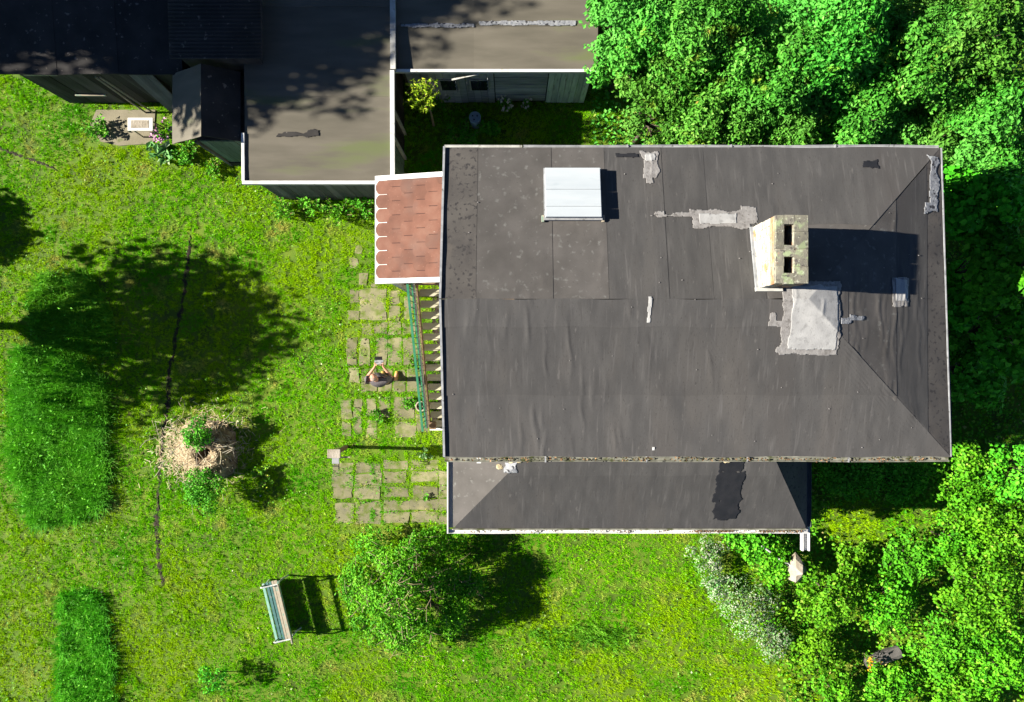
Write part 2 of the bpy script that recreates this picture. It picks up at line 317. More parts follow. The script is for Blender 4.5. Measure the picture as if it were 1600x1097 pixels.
def leaf_mesh(name, P, Nrm, size, mat, aspect=0.55, rng=RNG, rnd=None, droop=0.3, fold=0.18):
    """one folded four-cornered leaf of two triangles per point"""
    n = len(P); Nrm = unit(Nrm)
    t = rng.normal(size=(n, 3)); t[:, 2] -= droop; t -= (t * Nrm).sum(1, keepdims=True) * Nrm; t = unit(t)
    b = np.cross(Nrm, t); s = np.asarray(size).reshape(-1, 1) * np.ones((n, 1))
    base = P - t * s * 0.5; tip = P + t * s * 0.5 - Nrm * s * 0.10
    mid = P - t * s * 0.08 + Nrm * s * fold
    l = mid + b * s * aspect * 0.5; r = mid - b * s * aspect * 0.5
    cc = P - t * s * 0.05
    V = np.stack([base, r, tip, l], 1).reshape(-1, 3)
    i = np.arange(n) * 4
    F = np.concatenate([np.stack([i, i + 1, i + 2], 1), np.stack([i, i + 2, i + 3], 1)])
    if rnd is None: rnd = rng.random(n)
    return np_mesh(name, V, F, mat, rnd=np.repeat(rnd, 4))

def blade_mesh(name, P, length, width, mat, lean=0.6, rng=RNG, rnd=None, bias=(0, 0)):
    n = len(P); a = rng.random(n) * 2 * math.pi; d = np.stack([np.cos(a), np.sin(a), np.zeros(n)], 1)
    side = np.stack([-d[:, 1], d[:, 0], np.zeros(n)], 1)
    ln = np.asarray(length) * np.ones(n); wd_ = np.asarray(width) * np.ones(n)
    le = lean * (0.35 + 0.9 * rng.random(n))
    d2 = d + np.array([bias[0], bias[1], 0])
    tip = P + d2 * (ln * np.sin(le))[:, None] + np.array([0, 0, 1]) * (ln * np.cos(le))[:, None]
    l = P + side * (wd_ / 2)[:, None]; r = P - side * (wd_ / 2)[:, None]
    V = np.stack([l, r, tip], 1).reshape(-1, 3); F = np.arange(n * 3).reshape(-1, 3)
    if rnd is None: rnd = rng.random(n)
    return np_mesh(name, V, F, mat, rnd=np.repeat(rnd, 3))

# ------------------------------------------------------------------ ground
ground = MB().add([(-150, -150, 0), (150, -150, 0), (150, 150, 0), (-150, 150, 0)], [(0, 1, 2, 3)]).build('ground', M['soil_lawn'])
tag(ground, 'wide green lawn that the house and sheds stand on', kind='structure')

# paving: slabs listed in photo pixels (x0, x1, y0, y1)
SLAB_A = [(563, 604, 450, 499), (608, 625, 453, 476), (608, 625, 478, 500), (632, 646, 462, 500), (545, 560, 486, 500),
          (566, 583, 505, 522), (585, 605, 504, 522), (608, 626, 503, 523), (631, 650, 503, 522),
          (543, 558, 528, 570), (563, 578, 530, 570), (588, 604, 529, 571), (608, 626, 528, 571), (630, 652, 528, 570),
          (546, 562, 576, 598), (566, 588, 577, 612), (592, 612, 577, 612), (616, 633, 578, 612), (637, 657, 576, 612),
          (533, 550, 624, 655), (553, 565, 624, 678), (573, 588, 622, 650), (593, 609, 620, 652), (616, 646, 620, 655),
          (574, 590, 656, 684), (617, 650, 660, 683), (652, 672, 648, 676), (534, 549, 660, 680)]
SLAB_A += [(549, 561, 452, 472), (547, 559, 404, 420), (561, 574, 428, 446), (580, 592, 441, 448), (556, 566, 385, 396)]
SLAB_B = [(521, 551, 722, 738), (520, 549, 740, 760), (522, 549, 762, 778), (524, 552, 786, 816),
          (557, 593, 722, 739), (556, 594, 741, 759), (556, 593, 761, 780), (558, 593, 783, 818),
          (602, 636, 720, 733), (602, 632, 737, 753), (602, 637, 762, 777), (602, 639, 782, 798), (602, 638, 801, 816),
          (645, 683, 718, 734), (645, 684, 737, 753), (646, 684, 760, 778), (643, 685, 780, 797), (645, 684, 800, 816),
          (687, 706, 737, 755), (687, 706, 760, 777), (687, 707, 780, 798), (687, 708, 801, 818)]
SLABS = []
def paving(label, rects):
    root = tag(empty('paving', (0, 0, 0)), label, kind='structure')
    for (a, b, c, d) in rects:
        g_ = 1.6 if c >= 715 else 0.4; x0, y1, _ = W(a - g_, c - g_ * .4); x1, y0, _ = W(b + g_, d + g_ * .4); SLABS.append((x0, x1, y0, y1))
        j = lambda: random.uniform(-0.028, 0.028)
        t = random.uniform(0.006, 0.016)
        poly = [(x0 + j(), y0 + j()), ((x0 + x1) / 2, y0 + j()), (x1 + j(), y0 + j()), (x1 + j(), (y0 + y1) / 2), (x1 + j(), y1 + j()), ((x0 + x1) / 2, y1 + j()), (x0 + j(), y1 + j()), (x0 + j(), (y0 + y1) / 2)]
        gx, gy = random.uniform(-.01, .01), random.uniform(-.01, .01)
        MB().prism(poly, -0.03, lambda x, y: t + gx * (x - x0) + gy * (y - y0)).build('paving_slab', M['slab'], root, bevel=0.006)
    return root
paving('weathered grey paving slabs with grassy joints between lawn and outdoor stairs', SLAB_A)
paving('sunken stone paving slabs beside the low hipped extension of the house', SLAB_B)

# ------------------------------------------------------------------ HOUSE
ZE, ZR = 5.0, 5.65
X0, YN, YS, YR = -1.11, 3.37, -1.735, 0.82
def xe(y): return 7.13 + (YN - y) / (YN - YS) * 0.16
SL = (ZR - ZE) / (YN - YR); SLS = (ZR - ZE) / (YR - YS); SLE = 0.255
def zroof(x, y):
    x = np.asarray(x, float); y = np.asarray(y, float)
    return np.minimum(np.minimum(ZE + (YN - y) * SL, ZE + (y - YS) * SLS), ZE + (xe(y) - x) * SLE)
wr = []
for i in range(46):      # creases in the felt of the south slope
    wr.append((random.uniform(-1, 6.6), random.uniform(YS, YR), random.uniform(0.12, 0.55), random.uniform(0.015, 0.04), random.uniform(0.003, 0.011), random.uniform(-0.12, 0.12)))
for i in range(26):      # the north slope
    wr.append((random.uniform(-1, 6.4), random.uniform(YR, YN), random.uniform(0.1, 0.5), random.uniform(0.015, 0.04), random.uniform(0.002, 0.006), random.uniform(-0.1, 0.1)))
for i in range(30):      # long folds of the east hip
    wr.append((random.uniform(5.0, 7.15), random.uniform(-1.2, 1.6), random.uniform(0.35, 0.8), random.uniform(0.012, 0.035), random.uniform(0.003, 0.010), random.uniform(-0.03, 0.03)))
def relief(x, y):
    d = 0.012 * (vnoise(x * 1.3, y * 1.3, 3) - 0.5) + 0.006 * (vnoise(x * 5, y * 3, 4) - 0.5)
    for (cx, cy, hl, w, h, sk) in wr:
        u = (y - cy) / hl; win = np.clip(1 - u * u, 0, 1)
        off = cx + sk * (y - cy) + 0.03 * np.sin((y - cy) * 7 + cx * 9)
        d = d + h * win * np.exp(-((x - off) / w) ** 2)
    return d
def on_roof(px, py):
    z = 5.4
    for _ in range(6):
        x, y, _z = W(px, py, z); z = float(zroof(x, y))
    return x, y

house = empty('house', (3, 0.8, 0), 'large house with a dark felt hipped roof, brick chimney and red shingled porch', 'house')
def hchild(o, parent=house):
    o.parent = parent; o.matrix_parent_inverse = Matrix.Translation(-Vector(house.location)) if parent is house else Matrix.Identity(4); return o
def part_empty(name, parent=house):
    o = bpy.data.objects.new(name, None); COL.objects.link(o); o.empty_display_size = 0.1
    if parent is house: hchild(o)
    else: o.parent = parent
    return o
roof = part_empty('roof')

def sheet(u0, u1, v0, v1, mat, parent, along='x', zf=zroof, clip=None, lift=0.0, rel=relief, nres=0.028, mres=0.07, name='felt_sheet', low=None, lap=0.006):
    """a felt sheet lying on the roof: u is x, v is y; clip(u, v) pulls points in to the hips; the edge on side low sits proud of its neighbour"""
    nu = max(2, int((u1 - u0) / nres)); nv = max(2, int((v1 - v0) / mres))
    U, V = np.meshgrid(np.linspace(0, 1, nu + 1), np.linspace(0, 1, nv + 1))
    X = u0 + (u1 - u0) * U; Y = v0 + (v1 - v0) * V
    wob = 0.010 * np.sin(X * 3.1 + v0 * 7) if along == 'x' else 0
    Y = Y + wob * ((V == 0) | (V == 1))
    if clip is not None: X, Y = clip(X, Y, U, V)
    t = {'s': 1 - V, 'n': V, 'e': U, 'w': 1 - U}.get(low, 0 * V)
    Z = zf(X, Y) + rel(X, Y) + lift + 0.004 + lap * t
    top = np.stack([X, Y, Z], 2).reshape(-1, 3); nb = (nu + 1) * (nv + 1)
    idx = np.arange(nb).reshape(nv + 1, nu + 1)
    F = [np.stack([idx[:-1, :-1], idx[:-1, 1:], idx[1:, 1:], idx[1:, :-1]], 2).reshape(-1, 4)]
    ring = np.concatenate([idx[0, :], idx[1:, -1], idx[-1, -2::-1], idx[-2:0:-1, 0]])
    rim = top[ring].copy(); bot = rim.copy(); bot[:, 2] -= 0.03; nr = len(ring)
    k = np.arange(nr); k2 = (k + 1) % nr
    F.append(np.stack([nb + k, nb + nr + k, nb + nr + k2, nb + k2], 1))
    me = np_mesh(name, np.concatenate([top, rim, bot]), np.concatenate(F), mat, smooth=True)
    return link(name, me, parent)

APX = xe(YR) - (ZR - ZE) / SLE            # hip apex
def hipx(y):                               # x of the hip line at y
    zz = np.minimum(ZE + (YN - y) * SL, ZE + (y - YS) * SLS)
    return xe(y) - (zz - ZE) / SLE
def clip_hip(X, Y, U, V): return X[0, 0] + (hipx(Y) - X[0, 0]) * U, Y
# south slope: three rolls running along the eaves
for i, (ya, yb) in enumerate([(YS - 0.03, -0.70), (-0.72, 0.40), (0.38, YR)]):
    sheet(X0, 7.2, ya, yb, M['felt'], roof, clip=clip_hip, low='s', lift=0.0 + 0.002 * i)
# north slope: rolls running down from the ridge
NX = [X0, -0.60, 0.62, 1.50, 2.45, 3.15, 3.98]
for i in range(len(NX) - 1):
    sheet(NX[i], NX[i + 1] + 0.03, YR, YN + 0.03, [M['felt_tarred'], M['felt_pale'], M['felt_pale'], M['felt'], M['felt'], M['felt']][i], roof, along='y', low='e', lift=0.001 * (i % 2), lap=0.004, nres=0.035, mres=0.06)
sheet(3.98, 7.1, 2.05, YN + 0.03, M['felt'], roof, clip=clip_hip, low='s', lift=0.004)
sheet(3.98, 6.0, YR, 2.07, M['felt_pale'], roof, clip=clip_hip, low='n', lift=0.001)
# east hip: rolls running north-south
EX = [APX + 0.0, 5.35, 6.25, 6.85, 7.3]
for i in range(4):
    xa, xb = EX[i], EX[i + 1]
    def clip_e(X, Y, U, V, xa=xa, xb=xb, last=(i == 3)):
        Xn = X.copy()
        s_ = np.clip((X - APX) / (xe(0) - APX), 0, 1)
        ys = YR + (YS - YR) * s_; yn = YR + (YN - YR) * s_
        Yn = np.clip(ys - 0.06 + (yn - ys + 0.12) * V, YS, YN)
        if last: Xn = xa + (xe(Yn) + 0.02 - xa) * U
        return Xn, Yn
    sheet(xa, xb + 0.03, YS, YN, [M['felt_pale'], M['felt_pale'], M['felt'], M['felt_tarred']][i], roof, along='y', clip=clip_e, low='e', lift=-0.004 + 0.001 * i, lap=0.005, mres=0.06)

def roof_patch(name, quads, mat, dz, parent=roof, edge=0.05, seed=1, zf=None, onr=on_roof, res=0.012, label=None):
    """ragged coat on the roof: union of pixel rectangles (x0, y0, x1, y1) with uneven borders"""
    pts = [onr(q[0], q[1]) + onr(q[2], q[3]) for q in quads]
    xs = [p[0] for p in pts] + [p[2] for p in pts]; ys = [p[1] for p in pts] + [p[3] for p in pts]
    gx = np.arange(min(xs) - edge * 2, max(xs) + edge * 2, res); gy = np.arange(min(ys) - edge * 2, max(ys) + edge * 2, res)
    X, Y = np.meshgrid(gx, gy); CX = (X[:-1, :-1] + res / 2); CY = (Y[:-1, :-1] + res / 2)
    n = (vnoise(CX * 7, CY * 7, seed) - 0.5) * 1.5 + (vnoise(CX * 22, CY * 22, seed + 9) - 0.5) * 0.6
    keep = np.zeros(CX.shape, bool)
    for p in pts:
        x0, x1 = sorted((p[0], p[2])); y0, y1 = sorted((p[1], p[3]))
        d = np.maximum(np.maximum(x0 - CX, CX - x1), np.maximum(y0 - CY, CY - y1))
        keep |= d + n * edge < 0
    f = zf or (lambda x, y: zroof(x, y) + relief(x, y))
    Z = f(X, Y) + dz
    idx = np.arange(X.size).reshape(X.shape)
    F = np.stack([idx[:-1, :-1], idx[:-1, 1:], idx[1:, 1:], idx[1:, :-1]], 2)[keep]
    if len(F) == 0: return None
    used, inv = np.unique(F, return_inverse=True); F = inv.reshape(-1, 4)
    V = np.stack([X, Y, Z], 2).reshape(-1, 3)[used]
    o = link(name, np_mesh(name, V, F, mat, smooth=True), parent)
    s = o.modifiers.new('s', 'SOLIDIFY'); s.thickness = 0.004; s.offset = -1
    if label: o['label'] = label
    return o
P_ = 0.016
roof_patch('roof_patch', [(1003, 238, 1030, 280), (1008, 262, 1022, 286)], M['patch_dull'], P_, seed=2)
roof_patch('roof_patch', [(1006, 240, 1024, 252)], M['patch_bright'], P_ + 0.006, seed=3, edge=0.03)
roof_patch('roof_patch', [(1012, 334, 1085, 340), (1080, 330, 1172, 356), (1160, 324, 1184, 350), (1020, 328, 1040, 338)], M['patch_dull'], P_, seed=4)
roof_patch('roof_patch', [(1092, 334, 1152, 350)], M['patch_bright'], P_ + 0.006, seed=5, edge=0.02)
roof_patch('roof_patch', [(1222, 440, 1308, 555), (1200, 502, 1224, 510), (1203, 490, 1210, 510), (1214, 542, 1226, 550)], M['patch_dull'], P_, seed=6, edge=0.04)
roof_patch('roof_patch', [(1236, 446, 1304, 546)], M['patch_bright'], P_ + 0.006, seed=7, edge=0.025)
roof_patch('roof_patch', [(1394, 434, 1419, 479)], M['patch_dull'], P_, seed=8, edge=0.025)
roof_patch('roof_patch', [(1399, 436, 1417, 470)], M['patch_bright'], P_ + 0.006, seed=9, edge=0.02)
roof_patch('roof_patch', [(1314, 497, 1330, 506), (1328, 493, 1351, 501)], M['silver'], P_, seed=10, edge=0.02)
roof_patch('roof_patch', [(1452, 246, 1465, 330), (1446, 318, 1465, 332)], M['silver'], P_, seed=11, edge=0.05, label='torn silver flashing strip on the east verge')
roof_patch('roof_patch', [(1345, 250, 1372, 262)], M['tar'], P_, seed=12, edge=0.04)
roof_patch('roof_patch', [(962, 240, 998, 246)], M['tar'], P_, seed=13, edge=0.03)
roof_patch('roof_patch', [(1013, 464, 1018, 480), (1012, 480, 1016, 504)], M['patch_bright'], P_, seed=15, edge=0.012, res=0.01)
# loose crumbs of mortar, felt chips and droppings on the roof
cr = MB()
for i in range(45):
    x = random.uniform(X0 + .1, 6.9); y = random.uniform(YS + .1, YN - .1); z = float(zroof(x, y)) + 0.02; s = random.uniform(0.004, 0.012)
    cr.lathe([(s, 0), (s * 0.7, s * 0.6)], (x, y, z), 5)
o = cr.build('crumbs', M['patch_dull'], roof); o['kind'] = 'stuff'

# verges and gutters of the main roof
def gutter(name, a, b, mat, parent, r=0.055, brackets=1.5):
    a, b = Vector(a), Vector(b); d = (b - a).normalized(); s = d.cross(Vector((0, 0, 1))).normalized()
    m = MB(); prof = []
    for k in range(9):
        t = math.pi * k / 8; prof.append((-math.cos(t) * r, -math.sin(t) * r))
    prof += [(r - 0.012, 0.0)] + [(-math.cos(math.pi * k / 8) * (r - 0.012), -math.sin(math.pi * k / 8) * (r - 0.012)) for k in range(7, 0, -1)] + [(-r + 0.012, 0)]
    n = len(prof); ln = (b - a).length; seg = max(1, int(ln / 0.8)); vs = []
    for i in range(seg + 1):
        p = a.lerp(b, i / seg) + Vector((0, 0, 0.006 * math.sin(i * 2.1))) + s * 0.006 * math.sin(i * 1.7)
        vs += [p + s * u + Vector((0, 0, w)) for u, w in prof]
    fs = [(i * n + j, i * n + (j + 1) % n, (i + 1) * n + (j + 1) % n, (i + 1) * n + j) for i in range(seg) for j in range(n)]
    m.add(vs, fs); g = m.build(name, mat, None, smooth=False)
    if parent is house: hchild(g)
    else: g.parent = parent
    k = int(ln / brackets)
    me = MB().bar(-s * (r + 0.006) + Vector((0, 0, 0.008)), s * (r + 0.006) + Vector((0, 0, 0.008)), 0.025, 0.008).mesh('bracket', M['zinc'])
    for i in range(1, k):
        br = link('bracket', me, g); br.location = a.lerp(b, i / k)
    return g
gutter('gutter', (X0 - 0.02, YS - 0.075, ZE - 0.03), (xe(YS) + 0.03, YS - 0.075, ZE - 0.03), M['gutter_moss'], house, r=0.045)
gutter('gutter', (X0 + 1.3, YN + 0.055, ZE - 0.03), (xe(YN) + 0.02, YN + 0.055, ZE - 0.03), M['zinc'], house, r=0.024)
gutter('gutter', (X0 - 0.02, YN + 0.055, ZE - 0.025), (X0 + 1.28, YN + 0.055, ZE - 0.025), M['white_old'], house, r=0.024)
v = MB().bar((X0 - 0.02, YS - 0.02, ZE - 0.01), (X0 - 0.02, YR, ZR - 0.01), 0.035, 0.09).bar((X0 - 0.02, YR, ZR - 0.01), (X0 - 0.02, YN + 0.03, ZE - 0.01), 0.035, 0.09).build('verge_board', M['zinc']); hchild(v)
v = MB().bar((xe(YS) + 0.035, YS - 0.03, ZE - 0.03), (xe(YN) + 0.035, YN + 0.02, ZE - 0.03), 0.02, 0.08).build('verge_board', M['zinc']); hchild(v)
gutter('gutter', (xe(YS) + 0.05, YS + 0.0, ZE - 0.035), (xe(0.3) + 0.05, 0.3, ZE - 0.035), M['gutter_dark'], house, r=0.035)
o = MB().box(X0 + 0.07, 6.95, YS + 0.26, YN - 0.26, 0, 4.9).build('wall', M['plaster']); hchild(o)
o = MB().box(X0 + 0.03, 7.1, YS + 0.03, YN - 0.03, 4.88, 4.955).build('soffit', M['wood_brown']); hchild(o)
# window and door on the porch side
def window(x, y, z, w, h, axis):
    m = MB(); g = MB(); t = 0.06
    def bx(mb, u0, u1, z0, z1, d0, d1):
        if axis == 'x': mb.box(min(x + d0, x + d1), max(x + d0, x + d1), y + u0, y + u1, z0, z1)
        else: mb.box(x + u0, x + u1, min(y + d0, y + d1), max(y + d0, y + d1), z0, z1)
    bx(m, -w / 2, w / 2, z, z + t, -0.03, 0.02); bx(m, -w / 2, w / 2, z + h - t, z + h, -0.03, 0.02)
    bx(m, -w / 2, -w / 2 + t, z + t, z + h - t, -0.03, 0.02); bx(m, w / 2 - t, w / 2, z + t, z + h - t, -0.03, 0.02); bx(m, -0.02, 0.02, z + t, z + h - t, -0.025, 0.02)
    f = hchild(m.build('window', M['white']))
    bx(g, -w / 2 + t, w / 2 - t, z + t, z + h - t, -0.012, 0.01); g.build('pane', M['glass'], f)
window(X0 + 0.07, -1.0, 2.9, 0.9, 1.2, 'x'); window(X0 + 0.07, 0.4, 2.9, 0.9, 1.2, 'x')
d = hchild(MB().box(X0 + 0.03, X0 + 0.06, 1.6, 2.5, 2.42, 4.40).build('door', M['wood_brown'])); MB().bar((X0 + 0.0, 1.7, 3.4), (X0 + 0.0, 1.82, 3.4), 0.02, 0.02).build('handle', M['zinc'], d)

# roof hatch
hx0, hy1 = on_roof(851, 266); hx1, hy0 = on_roof(938, 342)
hatch = part_empty('roof_hatch')
zc = float(zroof((hx0 + hx1) / 2, (hy0 + hy1) / 2)); sl = -SL
kerb = MB().prism([(hx0 - 0.02, hy0 - 0.035), (hx1 + 0.025, hy0 - 0.035), (hx1 + 0.02, hy1 + 0.02), (hx0 - 0.02, hy1 + 0.02)], lambda x, y: float(zroof(x, y)) - 0.02, lambda x, y: float(zroof(x, y)) + 0.075).build('kerb', M['zinc'], hatch)
ys_ = [hy0, hy0 + (hy1 - hy0) * 0.21, hy0 + (hy1 - hy0) * 0.555, hy1]
for i in range(3):
    MB().prism([(hx0, ys_[i] + 0.002), (hx1, ys_[i] + 0.002), (hx1, ys_[i + 1] - 0.002), (hx0, ys_[i + 1] - 0.002)],
               lambda x, y: float(zroof(x, y)) + 0.07, lambda x, y: float(zroof(x, y)) + 0.165 + 0.004 * (2 - i)).build('lid_panel', M['lid'], hatch, bevel=0.004)
for xx in (hx0 - 0.04, hx1 + 0.04): MB().box(xx - 0.022, xx + 0.022, hy0 - 0.06, hy0 + 0.05, float(zroof(xx, hy0)) - 0.01, float(zroof(xx, hy0)) + 0.06).build('hinge', M['wood_pale'], hatch, bevel=0.005)

# chimney, built of bricks round two flues
chim = part_empty('chimney')
cx0, cx1, cy0, cy1 = 3.885, 4.355, 0.99, 2.005; ZT = 6.35
FL = [(1.15, 1.39), (1.56, 1.87)]; fw0, fw1 = 4.0, 4.155
core = MB(); e = 0.012
for (a, b, c_, d_) in [(cx0, fw0, cy0, cy1), (fw1, cx1, cy0, cy1), (fw0 - 0.005, fw1 + 0.005, cy0, FL[0][0]), (fw0 - 0.005, fw1 + 0.005, FL[0][1], FL[1][0]), (fw0 - 0.005, fw1 + 0.005, FL[1][1], cy1)]:
    core.box(a + (e if a == cx0 else 0), b - (e if b == cx1 else 0), c_ + e, d_ - e, 5.2, ZT - 0.02)
core.build('mortar', M['mortar'], chim)
brick_cache = {}
def brick(x0, x1, y0, y1, z0, z1, mat):
    key = (round(x1 - x0, 2), round(y1 - y0, 2), mat.name, random.randint(0, 2)); w, l, h = x1 - x0, y1 - y0, z1 - z0
    if key not in brick_cache:
        mb = MB().box(-w / 2, w / 2, -l / 2, l / 2, -h / 2, h / 2); mb.v = [tuple(c + random.uniform(-0.005, 0.005) for c in v_) for v_ in mb.v]
        brick_cache[key] = mb.mesh('brick', mat)
    b_ = link('brick', brick_cache[key], chim); b_.location = ((x0 + x1) / 2 + random.uniform(-.003, .003), (y0 + y1) / 2, (z0 + z1) / 2); b_.rotation_euler = (0, 0, random.uniform(-0.015, 0.015))
ch = 0.0775; nc = 13; g_ = 0.010
for c in range(nc):
    z1 = ZT - c * ch; z0 = z1 - ch + g_; top = c == 0
    mt = M['brick_lichen'] if top else None
    off = 0 if c % 2 == 0 else 0.125
    for side, (a, b) in (('w', (cx0, fw0)), ('e', (fw1, cx1))):
        cuts = [cy0]; y = cy0 + (0.254 - off if off else 0.254)
        while y < cy1 - 0.06: cuts.append(y); y += 0.254
        cuts.append(cy1)
        for k in range(len(cuts) - 1):
            mm = mt or (M['brick_limed'] if (side == 'w' and c > 2) else M['brick'])
            brick(a, b, cuts[k] + g_ / 2, cuts[k + 1] - g_ / 2, z0, z1, mm)
    for (a, b) in ((cy0, FL[0][0]), (FL[1][1], cy1)) + (((FL[0][1], FL[1][0]),) if c < 3 else ()):
        brick(fw0 + g_ / 2, fw1 - g_ / 2, a, b, z0, z1, mt or M['brick'])
fz = lambda x, y: float(zroof(x, y))
MB().prism([(cx0 - 0.05, cy0 - 0.05), (cx1 - 0.1, cy0 - 0.05), (cx1 - 0.1, cy0 + 0.01), (cx0 - 0.05, cy0 + 0.01)], lambda x, y: fz(x, y) - 0.01, lambda x, y: fz(x, y) + 0.06).build('flashing', M['white_old'], chim)
MB().prism([(cx0 - 0.045, cy0 + 0.012), (cx0 + 0.0, cy0 + 0.012), (cx0 + 0.0, cy1), (cx0 - 0.045, cy1)], lambda x, y: fz(x, y) - 0.01, lambda x, y: fz(x, y) + 0.04).build('flashing', M['zinc'], chim)

# low extension on the south side
annex = part_empty('extension_roof')
AX0, AX1, AY0, AY1, AZ = -1.15, 5.83, -3.50, -1.50, 2.85
SA, SAW, SAE = 0.50, 0.55, 0.82
def zann(x, y):
    x = np.asarray(x, float); y = np.asarray(y, float)
    return AZ + np.minimum(np.minimum((y - AY0) * SA, (x - AX0) * SAW), (AX1 - x) * SAE)
def arel(x, y): return 0.010 * (vnoise(x * 1.5, y * 1.5, 13) - 0.5) + 0.006 * (vnoise(x * 9, y * 2.2, 14) - 0.5)
wl = lambda y: AX0 + (y - AY0) * SA / SAW; wr_ = lambda y: AX1 - (y - AY0) * SA / SAE
cs = lambda X, Y, U, V: (wl(Y) + (wr_(Y) - wl(Y)) * U, Y)
for i, (a, b) in enumerate([(AY0 - 0.03, -2.95), (-2.97, -2.35), (-2.37, AY1)]):
    sheet(AX0, AX1, a, b, M['felt'], annex, clip=lambda X, Y, U, V: (wl(np.maximum(Y, AY0)) + (wr_(np.maximum(Y, AY0)) - wl(np.maximum(Y, AY0))) * U, Y), zf=zann, rel=arel, low='s', lift=0.002 * i, nres=0.06)
cw = lambda X, Y, U, V: (AX0 - 0.02 + (wl(Y) - AX0 + 0.02) * U, Y)
sheet(AX0, AX1, AY0, AY1, M['felt_pale'], annex, clip=cw, zf=zann, rel=arel, low='w', nres=0.08)
ce = lambda X, Y, U, V: (wr_(Y) + (AX1 + 0.02 - wr_(Y)) * U, Y)
sheet(AX0, AX1, AY0, AY1, M['felt_tarred'], annex, clip=ce, zf=zann, rel=arel, low='e', nres=0.08)
def on_ann(px, py):
    z = 3.2
    for _ in range(6):
        x, y, _z = W(px, py, z); z = float(zann(x, y))
    return x, y
roof_patch('roof_patch', [(1124, 712, 1160, 740), (1121, 735, 1156, 785), (1116, 780, 1150, 813)], M['tar'], 0.018, parent=annex, seed=23, edge=0.06, zf=lambda x, y: zann(x, y) + arel(x, y), onr=on_ann, label='black tar strip running down the extension roof')  # near-black strip with wavy edges laid over the felt
roof_patch('roof_patch', [(790, 722, 806, 736)], M['silver'], 0.022, parent=annex, seed=22, edge=0.06, zf=lambda x, y: zann(x, y) + arel(x, y), onr=on_ann)
for (px, py, r) in [(781, 729, 0.055), (800, 720, 0.05), (812, 719, 0.045), (1062, 717, 0.05), (1126, 716, 0.06), (1136, 719, 0.05)]:
    x, y = on_ann(px, py); z = float(zann(x, y))
    bm = bmesh.new(); bmesh.ops.create_icosphere(bm, subdivisions=3, radius=r)
    for v_ in bm.verts: v_.co *= 0.75 + 0.6 * float(vnoise(v_.co.x * 30 + px, v_.co.y * 30 + v_.co.z * 25, 5)); v_.co.z *= 0.6; v_.co.x *= 1.3
    me = bpy.data.meshes.new('foam_lump'); bm.to_mesh(me); bm.free()
    o = link('foam_lump', me, annex, M['foam']); o.location = (x, y, z + 0.015)
gutter('gutter', (AX0 - 0.12, AY0 - 0.085, AZ - 0.03), (AX1 + 0.06, AY0 - 0.085, AZ - 0.03), M['white'], annex, r=0.042)
MB().bar((AX0 - 0.02, AY0 - 0.035, AZ - 0.01), (AX1, AY0 - 0.035, AZ - 0.01), 0.03, 0.06).build('fascia', M['gutter_moss'], annex)
m = MB().box(AX0 - 0.14, AX0 - 0.115, AY0 - 0.12, AY1, AZ - 0.12, AZ + 0.01).box(AX0 - 0.115, AX0 - 0.03, AY0 - 0.02, AY1, AZ - 0.12, AZ - 0.08); m.build('gutter', M['white'], annex)
gutter('gutter', (AX1 + 0.075, AY0 + 0.0, AZ - 0.03), (AX1 + 0.075, AY1, AZ - 0.03), M['gutter_dark'], annex, r=0.045)
m = MB(); gx, gy, gz = W(1259.5, 822, 2.75)
m.box(gx - 0.075, gx - 0.05, gy - 0.50, gy, gz - 0.1, gz); m.box(gx + 0.05, gx + 0.075, gy - 0.50, gy, gz - 0.1, gz); m.box(gx - 0.05, gx + 0.05, gy - 0.50, gy, gz - 0.1, gz - 0.07)
m.build('gutter_outlet', M['white'], annex)
for (px, y0, y1, z) in [(748, 704, 724, 4.95), (1020.5, 698, 712, 5.02)]:
    x, ya, _ = W(px, y0, z); _, yb, _ = W(px, y1, z); w = 0.035 if px < 800 else 0.018
    hchild(MB().bar((x, ya, z + 0.03), (x, yb, z - 0.05), w * 2, 0.03).build('gutter_strap', M['white']))
o = MB().box(AX0 + 0.25, AX1 - 0.25, AY0 + 0.25, YS + 0.25, 0, AZ - 0.05).build('wall', M['plaster']); hchild(o)

# dead leaves and moss caught in the gutters
rng = np.random.default_rng(44); n = 420; xl = np.concatenate([rng.uniform(3.6, 4.4, n // 3), rng.uniform(4.9, 5.8, n // 3), rng.uniform(-1, 5.8, n - 2 * (n // 3))])
P = np.stack([xl, AY0 - 0.07 + rng.normal(0, .018, n), AZ - 0.015 + rng.uniform(0, .02, n)], 1)
o = link('gutter_litter', leaf_mesh('gutter_litter', P, np.tile([0, 0, 1.], (n, 1)) + rng.normal(0, .3, (n, 3)), rng.uniform(.025, .05, n), M['litter'], .6, rng), annex); o['kind'] = 'stuff'
n = 300; P = np.stack([rng.uniform(X0, 7.1, n), YS - 0.07 + rng.normal(0, .018, n), ZE - 0.02 + rng.uniform(0, .02, n)], 1)
o = link('gutter_litter', leaf_mesh('gutter_litter', P, np.tile([0, 0, 1.], (n, 1)) + rng.normal(0, .3, (n, 3)), rng.uniform(.025, .05, n), M['litter'], .6, rng), roof); o['kind'] = 'stuff'
